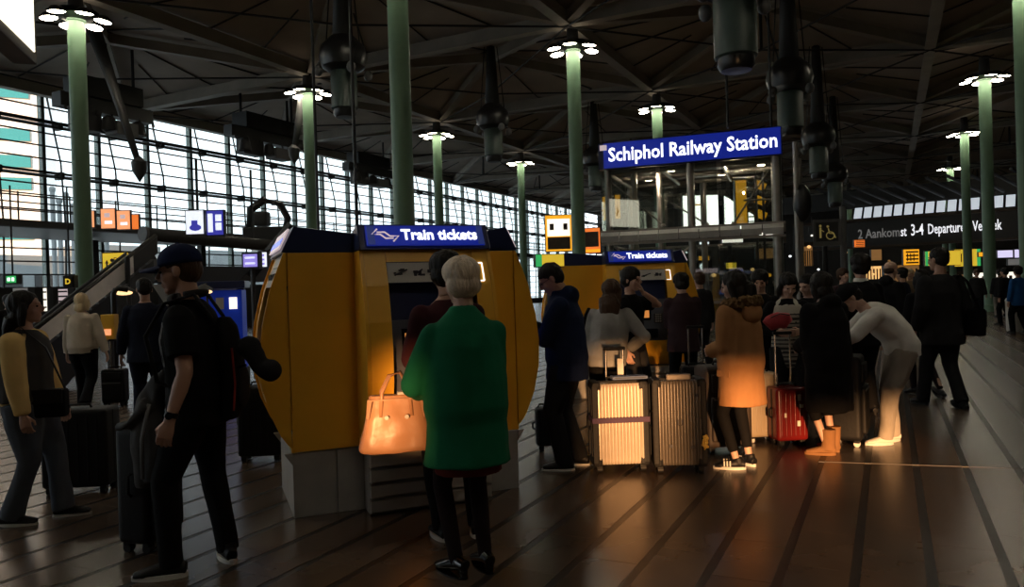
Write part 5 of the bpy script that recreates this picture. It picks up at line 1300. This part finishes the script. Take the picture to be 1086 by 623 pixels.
ph = thing('phone', 'dark phone held by the man in the navy jacket', 'phone', pw(P, V((0.03, 0.42, 1.22))*P['s']), P['t'].rotation_euler.z)
obj('case', MB().box((0, 0, 0.02), (0.075, 0.010, 0.15)), 'shoe_black', ph, bevel=0.004); obj('glass', MB().box((0, -0.006, 0.02), (0.068, 0.002, 0.14)), 'black_gloss', ph)
# --- woman in grey sweater
P = person('brown haired woman in a grey sweater behind the silver suitcase', D(641, 7.4), -14, 1.60, lean=4, head=(-30, 6, 0), side=6, hands=((-0.27, 0.06, 0.86), (0.24, 0.16, 1.02)), poles=((-0.3, -1, 0), (1, -0.6, 0)), girth=1.04,
    outfit=dict(skin='skin_light', hair='long', hairlen=0.24, hairmat='hair_brown', top=[dict(name='sweater', mat='grey_knit', hem=0.84, inf=0.036, box=0.02)], bottom=dict(mat='black_cloth', inf=0.02, cuff=0.055), shoes=dict(mat='shoe_black')))
sb = thing('shoulder_bag', 'black shoulder bag on the left side of the woman in grey', 'bag', pw(P, V((-0.27, -0.02, 0.66))), P['t'].rotation_euler.z)
obj('body', MB().box((0, 0, 0.12), (0.10, 0.26, 0.24)), 'black_cloth', sb, bevel=0.03, seg=3); obj('strap', MB().tube([(0, -0.10, 0.22), (0.09, -0.06, 0.62), (0.11, 0.02, 0.68), (0.09, 0.10, 0.55), (0, 0.10, 0.22)], [(0.016, 0.006)]*5, 8), 'black_cloth', sb, smooth=True)
# --- man with hand at his mouth
P = person('young man raising his hand to his mouth beside the far ticket machine', D(668, 8.3), -125, 1.72, head=(-6, 4, 0), hands=((0.03, 0.17, 1.50), (0.25, 0.06, 0.86)), poles=((-0.9, 0.3, -0.7), (0.3, -1, 0)), hand_dirs=(((0.3, -0.25, 0.9), (0.5, -1, 0)), None),
    outfit=dict(skin='skin', hair='short_full', hairmat='hair_black', top=[dict(name='t_shirt', mat='black_cloth', hem=0.84, inf=0.028, sleeve='short')], bottom=dict(mat='charcoal', inf=0.025, cuff=0.06), shoes=dict(mat='shoe_black')))
# --- person at far machine
P = person('person in a dark plum jacket using the far ticket machine', D(723, 9.5), -4, 1.66, hands=((-0.10, 0.34, 1.12), (0.10, 0.32, 1.05)), poles=((-0.2, -0.5, -0.9), (0.2, -0.5, -0.9)), head=(12, 10, 0),
    outfit=dict(skin='skin_light', hair='short_full', hairmat='hair_black', top=[dict(mat='plum', hem=0.74, inf=0.045, collar=0.02, flare=0.01)], bottom=dict(mat='black_cloth', inf=0.02, cuff=0.055), shoes=dict(mat='shoe_black')))
# --- girl in camel coat
P = person('woman in a camel coat with a fur trimmed hood looking to the left', G(789, 496), 34, 1.63, head=(22, 14, 0), lean=1, feet=((-0.10, 0.0, 0, 42), (0.10, 0.02, 0, -12)), hands=((-0.10, 0.26, 1.04), (0.08, 0.28, 1.06)), poles=((-0.25, -0.6, -0.8), (0.25, -0.6, -0.8)), girth=1.0,
    outfit=dict(skin='skin_light', hair='ponytail', hairmat='hair_black', top=[dict(name='coat', mat='camel', hem=0.57, inf=0.046, flare=0.03, box=0.03, amp=0.008, nsc=6, sinf=0.04)],
        bottom=dict(name='leggings', mat='black_cloth', inf=0.006, cuff=0.045, end=0.18, amp=0.003), shoes=dict(mat='shoe_black', sole='rubber_white', stripes=3)))
m = MB(); s_ = P['s']; nk = P['nck']
ring = [nk + V((0.155*math.sin(q), -0.03-0.13*math.cos(q)+0.0, -0.02 + 0.02*math.cos(q)))*s_ for q in [(-2.5+5.0*k/18) for k in range(19)]]
m.tube(ring, [0.030] + [0.048]*17 + [0.030], 12)
fr_ = obj('fur_trim', remesh(m, 0.010, 1, 0.022, 38), 'fur', P['t'])
m = MB().ell(nk + V((0, -0.145, -0.10))*s_, (0.13*s_, 0.055*s_, 0.11*s_), 16, 10)
obj('hood', remesh(m, 0.012, 2, 0.01, 9), 'camel', P['t'])
obj('pocket_flap', MB().box(V((-0.215, 0.02, 0.86))*s_, (0.012, 0.13, 0.055)), 'camel', P['t'], bevel=0.004)
# --- woman in striped top
P = person('woman in a striped top holding a red pouch, facing the viewer', D(834, 7.75), 168, 1.62, head=(10, 28, 0), hands=((-0.10, 0.24, 1.12), (0.14, 0.24, 1.12)), poles=((-0.9, -0.4, -0.4), (0.9, -0.4, -0.4)),
    outfit=dict(skin='skin_light', hair='bob', hairmat='hair_black', top=[dict(name='striped_top', mat='stripe_base', hem=0.72, inf=0.024, sleeve='none', amp=0.003), dict(name='cardigan_sleeves', mat='black_cloth', hem=1.40, inf=0.026)], bottom=dict(mat='charcoal', inf=0.03, cuff=0.06), shoes=dict(mat='shoe_black')))
st = child(P, 'striped_top')
for k in range(13):
    z = (0.74 + k*0.046)*P['s']
    patch(st, 'stripe', 'dark_grey', lambda c, n, z=z: z < c.z < z+0.020, 0.0015)
t = thing('red_pouch', 'pinkish red pouch held by the woman in the striped top', 'pouch', at(825, 343, 7.38), R(10))
m = MB().tube([(-0.12, 0, -0.02), (-0.10, 0, 0.0), (0, 0, 0.03), (0.10, 0, 0.02), (0.12, 0, 0.0)], [(0.03, 0.06), (0.045, 0.075), (0.05, 0.085), (0.045, 0.075), (0.03, 0.05)], 14, V((0, 1, 0)))
obj('body', remesh(m, 0.009, 2, 0.006, 14), 'pink_red', t); obj('zip', MB().tube([(-0.10, -0.045, 0.06), (0, -0.05, 0.095), (0.10, -0.045, 0.075)], 0.005, 6), 'dark_grey', t)
# --- person behind her
P = person('person in black standing between the camel coat and the striped top', D(806, 8.8), 175, 1.66, head=(-15, 15, 0), hands=((-0.15, 0.24, 1.05), (0.15, 0.24, 1.05)),
    outfit=dict(skin='skin', hair='short_full', hairmat='hair_black', top=[dict(mat='black_cloth', hem=0.76, inf=0.04)], bottom=dict(mat='black_cloth', inf=0.03, cuff=0.06), shoes=dict(mat='shoe_black')))
P = person('person in a black coat right behind the striped top', D(858, 8.5), 150, 1.60, head=(-25, 18, 0), hands=((-0.10, 0.30, 1.08), (0.16, 0.26, 1.08)),
    outfit=dict(skin='skin_light', hair='long', hairmat='hair_black', top=[dict(mat='black_cloth', hem=0.66, inf=0.045)], bottom=dict(mat='black_cloth', inf=0.03, cuff=0.06), shoes=dict(mat='shoe_black')))
# --- woman in black puffer and boots
P = person('woman in a long black coat and tan suede boots seen from behind', G(880, 481), 22, 1.60, lean=4, head=(0, 12, 0), feet=((-0.075, -0.04, 0, 50), (0.10, 0.06, 0, 0)), hands=((-0.10, 0.28, 1.02), (0.10, 0.28, 1.02)), poles=((-0.25, -0.6, -0.8), (0.25, -0.6, -0.8)), girth=1.08,
    outfit=dict(skin='skin_light', hair='bob', hairmat='hair_black', top=[dict(name='puffer_coat', mat='black_cloth', hem=0.42, inf=0.05, flare=0.015, box=0.025, amp=0.014, nsc=8, hood=True)],
        bottom=dict(name='leggings', mat='black_cloth', inf=0.012, cuff=0.06, end=0.62), shoes=dict(kind='boot', mat='suede', sole='suede', h=0.25)))
# --- man behind her
P = person('dark haired man in a black jacket behind the woman in boots', D(913, 8.6), 5, 1.80, head=(-10, 0, 0),
    outfit=dict(skin='skin', hair='short_full', hairmat='hair_black', top=[dict(name='shirt', mat='white_sweat', hem=0.95, inf=0.012, collar=0.02), dict(mat='black_cloth', hem=0.76, inf=0.04)], bottom=dict(mat='black_cloth', inf=0.03, cuff=0.07), shoes=dict(mat='shoe_black')))
# --- person leaning in white sweatshirt
P = person('person in a white sweatshirt and black cap leaning over a suitcase', G(948, 470), 78, 1.66, lean=54, head=(0, 42, 0), feet=((-0.09, 0.10, 0, 14), (0.09, -0.02, 0, 30)), hands=((-0.14, 0.60, 0.98), (0.14, 0.56, 1.00)), poles=((-0.8, 0.0, -0.7), (0.8, 0, -0.7)), girth=1.05,
    outfit=dict(skin='skin_light', hair='short', hairmat='hair_black', top=[dict(name='sweatshirt', mat='white_sweat', hem=0.87, inf=0.036, amp=0.012, hemy=0.0, box=0.012)], bottom=dict(mat='khaki_grey', inf=0.034, cuff=0.070, amp=0.012), shoes=dict(mat='shoe_white', sole='rubber_white', sole_h=0.03)))
c = MB(); c.ell((0, -0.016, 0.048), (0.096, 0.112, 0.092), 22, 14); c.v = [V((p.x, p.y, max(p.z, 0.015))) for p in c.v]
cc = hobj(P, 'cap', c, 'black_cloth', smooth=True); hobj(P, 'brim', MB().ell((0, 0.11, 0.028), (0.075, 0.075, 0.008), 16, 6), 'black_cloth', cc, smooth=True)
obj('back_label', MB().box(V((-0.05, -0.20, 0.90))*P['s'], (0.07, 0.012, 0.035)), 'shoe_black', P['t'])
# --- man in dark coat
P = person('tall man in a dark overcoat walking away with a bag at his side', G(1001, 432), 8, 1.86, head=(14, 2, 0), feet=((-0.09, 0.22, 0, 3), (0.10, -0.16, 0.02, -6)), hands=((-0.29, 0.05, 0.86), (0.30, 0.02, 0.86)), girth=1.12,
    outfit=dict(skin='skin', hair='short', hairmat='hair_black', top=[dict(name='overcoat', mat='charcoal', hem=0.70, inf=0.045, flare=0.02)], bottom=dict(mat='charcoal', inf=0.03, cuff=0.075), shoes=dict(mat='shoe_black', pitch=(0, -14))))
t = thing('messenger_bag', 'black messenger bag hanging at the right hip of the overcoat man', 'bag', pw(P, V((0.30, -0.10, 0.84))), P['t'].rotation_euler.z)
obj('body', MB().box((0, 0, 0.16), (0.12, 0.36, 0.32)), 'black_cloth', t, bevel=0.03, seg=3); obj('flap', MB().box((0.066, 0, 0.2), (0.012, 0.34, 0.20)), 'shoe_black', t, bevel=0.004)
obj('strap', MB().tube([(0, 0.14, 0.30), (-0.10, 0.10, 0.66), (-0.13, 0.0, 0.72), (-0.10, -0.08, 0.64), (0, -0.14, 0.30)], [(0.02, 0.005)]*5, 8), 'black_cloth', t, smooth=True)
P = person('woman in black heels walking just left of the overcoat man', G(981, 420), 10, 1.62, feet=((-0.06, 0.14, 0, 0), (0.07, -0.22, 0.06, -4)), head=(-10, 0, 0),
    outfit=dict(skin='skin', hair='bob', hairmat='hair_black', top=[dict(name='coat', mat='black_cloth', hem=0.66, inf=0.035)], bottom=dict(name='tights', mat='tights', inf=0.006, cuff=0.04, amp=0), shoes=dict(kind='pump', mat='shoe_black', sole='shoe_black', pitch=(0, -30))))
P = person('balding man in a dark jacket in the crowd left of the overcoat man', D(944, 11.6), -75, 1.78, head=(10, 5, 0),
    outfit=dict(skin='skin_light', hair='none', top=[dict(mat='black_cloth', hem=0.76, inf=0.05, hood=True)], bottom=dict(mat='black_cloth', inf=0.03, cuff=0.07), shoes=dict(mat='shoe_black')))
fh = MB(); fh.ell((0, -0.05, -0.01), (0.080, 0.062, 0.055), 14, 8); hobj(P, 'hair', fh, 'hair_brown', smooth=True)
# --- far crowd
crowd = [('distant person in a tan coat between the balding man and the overcoat man', 965, 19, 'tan_far', 'hair_blonde', 180), ('distant person in a blue jacket at the right edge', 1080, 19.5, 'blue_jacket', 'hair_black', 10), ('distant person in black left of the blue jacket', 1066, 23, 'black_cloth', 'hair_black', 30),
         ('distant person in grey right of the second right column', 1036, 27, 'charcoal', 'hair_brown', 160), ('distant person in pale trousers at the far right', 1060, 27.5, 'charcoal', 'hair_black', -20), ('distant dark figure between the two right columns', 1036, 33, 'black_cloth', 'hair_black', 0),
         ('distant figure in navy just right of the balding man', 957, 15.5, 'navy_suit', 'hair_black', 40), ('distant figure in brown left of the lift sign post', 894, 14, 'plum', 'hair_brown', 200), ('distant figure in black seen through the lift tower', 742, 13.5, 'charcoal', 'hair_brown', 20),
         ('distant figure behind the overcoat man\'s right shoulder', 1046, 38, 'tan_far', 'hair_black', 0), ('distant figure far left under the exit sign', 8, 15.5, 'black_cloth', 'hair_black', 60), ('distant figure walking at the far hall centre', 992, 44, 'black_cloth', 'hair_black', 0)]
for lab, px, d, mt, hm_, fc in crowd:
    person(lab, D(px, d), fc, 1.72, detail=0, group='distant crowd', feet=((-0.09, 0.12, 0, 4), (0.09, -0.14, 0.02, -4)),
        outfit=dict(skin='skin', hair='short_full', hairmat=hm_, top=[dict(mat=mt, hem=0.74, inf=0.04)], bottom=dict(mat='khaki_grey' if 'pale' in lab else 'black_cloth', inf=0.03, cuff=0.07), shoes=dict(mat='shoe_black')))
# ================================================================== luggage
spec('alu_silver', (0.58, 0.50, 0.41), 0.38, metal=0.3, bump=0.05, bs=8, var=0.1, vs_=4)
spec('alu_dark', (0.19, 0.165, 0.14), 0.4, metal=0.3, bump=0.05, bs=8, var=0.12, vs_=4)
spec('case_black', (0.008, 0.008, 0.009), 0.55, spec_=0.25, bump=0.08, bs=30, var=0.15)
spec('case_brown', (0.035, 0.024, 0.018), 0.6, bump=0.1, bs=30, var=0.15)
spec('case_red', (0.13, 0.008, 0.008), 0.28, bump=0.03)
spec('case_cream', (0.40, 0.32, 0.22), 0.4)
spec('purple_strap', (0.05, 0.022, 0.06), 0.7)
spec('tag_white', (0.70, 0.67, 0.60), 0.6); spec('tag_yellow', (0.75, 0.50, 0.10), 0.5, bump=0.5, bs=60); spec('blue_pouch', (0.12, 0.16, 0.28), 0.7)
spec('charcoal_j', (0.05, 0.05, 0.052), 0.85, bump=0.4, bs=16)
spec('chrome', (0.55, 0.52, 0.48), 0.2, metal=1.0)
def rib_shell(w, h, d, z0, ribs=15, amp=0.016, rc=0.03):
    """shell with vertical grooves on front and back: cross-section swept upward with rounded ends"""
    pts = []; n = ribs*8
    def edge(y, sgn):
        out = []
        for k in range(n+1):
            f = k/n; x = -w/2 + w*f; c = min(1, (0.5-abs(f-0.5))*w/rc); inset = rc*(1-math.sqrt(max(0, 1-(1-c)**2)))
            wave = amp*(0.5-0.5*math.cos(2*math.pi*ribs*f))**2.2 if c >= 1 else 0
            out.append((x, sgn*(d/2 - inset - wave)))
        return out
    pts = edge(0, -1) + list(reversed(edge(0, 1)))
    # drop doubled end points
    poly = []
    for p in pts:
        if not poly or (abs(p[0]-poly[-1][0])+abs(p[1]-poly[-1][1])) > 1e-4: poly.append(p)
    N = len(poly); m = MB(); rings = []
    for z, k in ((0, 0.90), (0.008, 0.96), (0.03, 1.0), (h-0.03, 1.0), (h-0.008, 0.96), (h, 0.90)):
        rings += [(x*(1-(1-k)*0.5), y*k, z0+z) for x, y in poly]
    fs = []
    for i in range(5):
        for j in range(N): fs.append((i*N+j, i*N+(j+1) % N, (i+1)*N+(j+1) % N, (i+1)*N+j))
    fs += [tuple(reversed(range(N))), tuple(5*N+j for j in range(N))]
    return m.add(rings, fs)
def suitcase(label, pos, rz, w, h, d, m, style='plain', handle=0.0, frame='case_black', wheel='shoe_black', name='suitcase', group='suitcases'):
    t = thing(name, label, 'suitcase', (pos[0], pos[1], 0), R(rz), group); z0 = 0.055
    if style == 'ribbed':
        obj('shell', rib_shell(w-0.05, h-0.03, d, z0+0.015), m, t, smooth='auto')
        for sx in (-1, 1):
            for sy in (-1, 1): obj('edge_guard', MB().box((sx*(w/2-0.022), sy*(d/2-0.018), z0+h/2), (0.052, 0.048, h-0.04)), frame, t, bevel=0.012)
        obj('frame_band', MB().box((0, 0, z0+h/2), (w, 0.045, h)), frame, t, bevel=0.012)
        for sx in (-1, 1):
            for z in (z0+0.035, z0+h-0.035): obj('corner_cap', MB().box((sx*(w/2-0.035), 0, z), (0.072, d+0.006, 0.07)), frame, t, bevel=0.02)
    elif style == 'soft':
        mb = MB().box((0, 0, z0+h/2), (w, d, h)); me = mb.mesh(); bevel_mesh(me, 0.05, 4)
        obj('shell', me, m, t, smooth=True)
        obj('front_pocket', MB().box((0, -d/2-0.01, z0+h*0.36), (w*0.84, 0.05, h*0.55)), m, t, bevel=0.02, smooth='auto', seg=3)
        obj('upper_pocket', MB().box((0, -d/2-0.006, z0+h*0.80), (w*0.80, 0.035, h*0.22)), m, t, bevel=0.015, smooth='auto', seg=3)
        obj('zip', MB().box((0, -d/2-0.037, z0+h*0.60), (w*0.78, 0.008, 0.012)), 'mid_grey', t)
    else:
        me = MB().box((0, 0, z0+h/2), (w, d, h)).mesh(); bevel_mesh(me, 0.04, 4)
        obj('shell', me, m, t, smooth='auto')
        for k in range(6): obj('ridge', MB().box((-w*0.36+w*0.145*k, 0, z0+h/2), (0.014, d+0.010, h-0.10)), m, t, bevel=0.004)
        obj('seam', MB().box((0, 0, z0+h/2), (w+0.006, 0.02, h-0.04)), 'case_black', t)
    for sx in (-1, 1):
        for sy in (-1, 1):
            br = obj('wheel', MB().cyl((sx*(w/2-0.05)-0.022, sy*(d/2-0.05), 0.028), (sx*(w/2-0.05)+0.022, sy*(d/2-0.05), 0.028), 0.028, 16), wheel, t, smooth='auto')
            obj('wheel_fork', MB().box((sx*(w/2-0.05), sy*(d/2-0.05), 0.052), (0.052, 0.05, 0.035)), 'case_black', br, bevel=0.008)
    th_ = obj('top_handle', MB().tube([(-0.09, 0, z0+h), (-0.08, 0, z0+h+0.028), (0.08, 0, z0+h+0.028), (0.09, 0, z0+h)], [(0.014, 0.010)]*4, 8, V((0, 1, 0))), 'case_black', t, smooth=True)
    obj('side_handle', MB().tube([(-w/2-0.0, 0, z0+h*0.42), (-w/2-0.025, 0, z0+h*0.45), (-w/2-0.025, 0, z0+h*0.58), (-w/2, 0, z0+h*0.61)], 0.010, 8), 'case_black', t, smooth=True)
    if handle:
        for sx in (-1, 1): obj('handle_rod', MB().cyl((sx*0.075, d/2-0.05, z0+h-0.02), (sx*0.075, d/2-0.05, z0+h+handle), 0.010, 10), 'chrome', t, smooth='auto')
        obj('handle_grip', MB().box((0, d/2-0.05, z0+h+handle), (0.19, 0.032, 0.032)), 'case_black', t, bevel=0.01)
    return t
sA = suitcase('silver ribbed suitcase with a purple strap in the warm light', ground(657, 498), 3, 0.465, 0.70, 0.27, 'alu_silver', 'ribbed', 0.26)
obj('luggage_strap', MB().box((0, 0, 0.44), (0.482, 0.295, 0.045)), 'purple_strap', sA, bevel=0.004)
obj('paper_tag', MB().box((0.045, 0.06, 0.86), (0.05, 0.004, 0.14)), 'tag_white', sA)
pch = thing('travel_pouch', 'flat blue pouch lying on top of the lit silver suitcase', 'pouch', sA.location + V((0.06, -0.075, 0.772)), R(5))
obj('body', MB().box((0.03, 0, 0.014), (0.30, 0.12, 0.028)), 'blue_pouch', pch, bevel=0.012); obj('zip', MB().box((0.03, -0.062, 0.016), (0.26, 0.006, 0.006)), 'dark_grey', pch)
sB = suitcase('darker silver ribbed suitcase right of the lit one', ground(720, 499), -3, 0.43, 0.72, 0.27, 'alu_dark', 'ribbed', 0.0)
obj('lock_plate', MB().box((0, -0.10, 0.79), (0.20, 0.05, 0.05)), 'alu_dark', sB, bevel=0.01)
em = MB().tube([(-0.018, -0.137, 0.445), (-0.018, -0.137, 0.405), (0, -0.137, 0.392), (0.018, -0.137, 0.405), (0.018, -0.137, 0.445)], 0.006, 6); obj('emblem', em, 'notice_ink', sB)
for x, z in ((-0.08, 0.23), (0.10, 0.22), (0.14, 0.64)): obj('sticker', MB().box((x, -0.136, z), (0.028, 0.006, 0.025)), 'notice_ink', sB)
lt = thing('yellow_tag', 'crumpled yellow charm hanging beside the darker silver suitcase', 'luggage tag', at(748, 478, 6.1))
obj('charm', remesh(MB().ell((0, 0, 0.06), (0.025, 0.02, 0.055), 10, 8).ell((0.008, 0, 0.10), (0.02, 0.02, 0.03)), 0.006, 0, 0.02, 60), 'tag_yellow', lt); obj('cord', MB().tube([(0, 0, 0.12), (-0.01, 0.02, 0.22), (-0.03, 0.05, 0.30)], 0.004, 5), 'shoe_black', lt)
suitcase('tall dark brown suitcase between the silver case and the camel coat', ground(768, 478), 10, 0.44, 0.74, 0.30, 'case_brown', 'soft', 0.0)
suitcase('large plain black suitcase behind the woman with mustard sleeves', ground(88, 521), 4, 0.52, 0.63, 0.28, 'case_black', 'plain', 0.0)
suitcase('small black trolley case pulled by the blonde woman', ground(123, 431), 6, 0.33, 0.50, 0.22, 'case_black', 'soft', 0.42)
suitcase('black soft suitcase standing in front of the man in the cap', ground(160, 580), 75, 0.30, 0.72, 0.24, 'case_black', 'soft', 0.0)
sC = suitcase('dark suitcase half hidden behind the near kiosk', ground(279, 488), 5, 0.40, 0.66, 0.26, 'case_black', 'plain', 0.0, wheel='case_black')
sR = suitcase('glossy red suitcase with white stickers', ground(836, 472), 8, 0.31, 0.50, 0.22, 'case_red', 'plain', 0.50)
for x, z, w_, h_ in ((0.06, 0.46, 0.03, 0.06), (0.08, 0.38, 0.04, 0.03), (0.05, 0.22, 0.03, 0.05), (-0.08, 0.30, 0.02, 0.04)): obj('sticker', MB().box((x, -0.117, z), (w_, 0.006, h_)), 'tag_white', sR)
suitcase('cream suitcase glimpsed left of the red one', ground(806, 468), 5, 0.32, 0.62, 0.22, 'case_cream', 'plain', 0.42, wheel='shoe_white')
suitcase('black suitcase under the hands of the leaning person', ground(900, 470), 60, 0.42, 0.78, 0.28, 'case_black', 'soft', 0.0, wheel='rubber_white')
suitcase('black suitcase with raised handle behind the darker silver one', ground(741, 452), -6, 0.36, 0.60, 0.24, 'case_black', 'plain', 0.42)
suitcase('small dark case behind the legs of the man in navy', ground(582, 478), 0, 0.24, 0.36, 0.2, 'case_black', 'plain', 0.0)
# jacket hung over the black suitcase in front of the man in the cap
jk = thing('jacket', 'dark grey jacket draped over the arm of the man in the cap', 'jacket', at(160, 520, 4.28))
m = MB()
m.tube([(0.13, 0.0, 0.66), (0.05, 0.02, 0.58), (-0.01, 0.0, 0.42), (-0.03, -0.02, 0.22), (-0.04, 0.0, 0.02)], [(0.05, 0.03), (0.08, 0.04), (0.09, 0.05), (0.07, 0.045), (0.045, 0.03)], 14, V((1, 0, 0)))
m.tube([(0.03, -0.05, 0.50), (-0.10, -0.02, 0.38), (-0.17, 0.0, 0.36)], [(0.05, 0.04), (0.06, 0.03), (0.03, 0.02)], 12, V((0, 1, 0)))
m.tube([(0.06, 0.0, 0.55), (0.045, -0.05, 0.35), (0.03, -0.05, 0.05)], [(0.05, 0.03), (0.055, 0.03), (0.04, 0.02)], 12, V((1, 0, 0)))
obj('cloth', remesh(m, 0.010, 2, 0.020, 11, (1.5, 1, 0.5)), 'charcoal_j', jk); obj('lining', MB().tube([(0.05, -0.09, 0.50), (0.0, -0.085, 0.30), (-0.01, -0.07, 0.08)], [(0.012, 0.006)]*3, 8), 'mid_grey', jk, smooth=True)
bpy.data.scenes.remove(TMP)
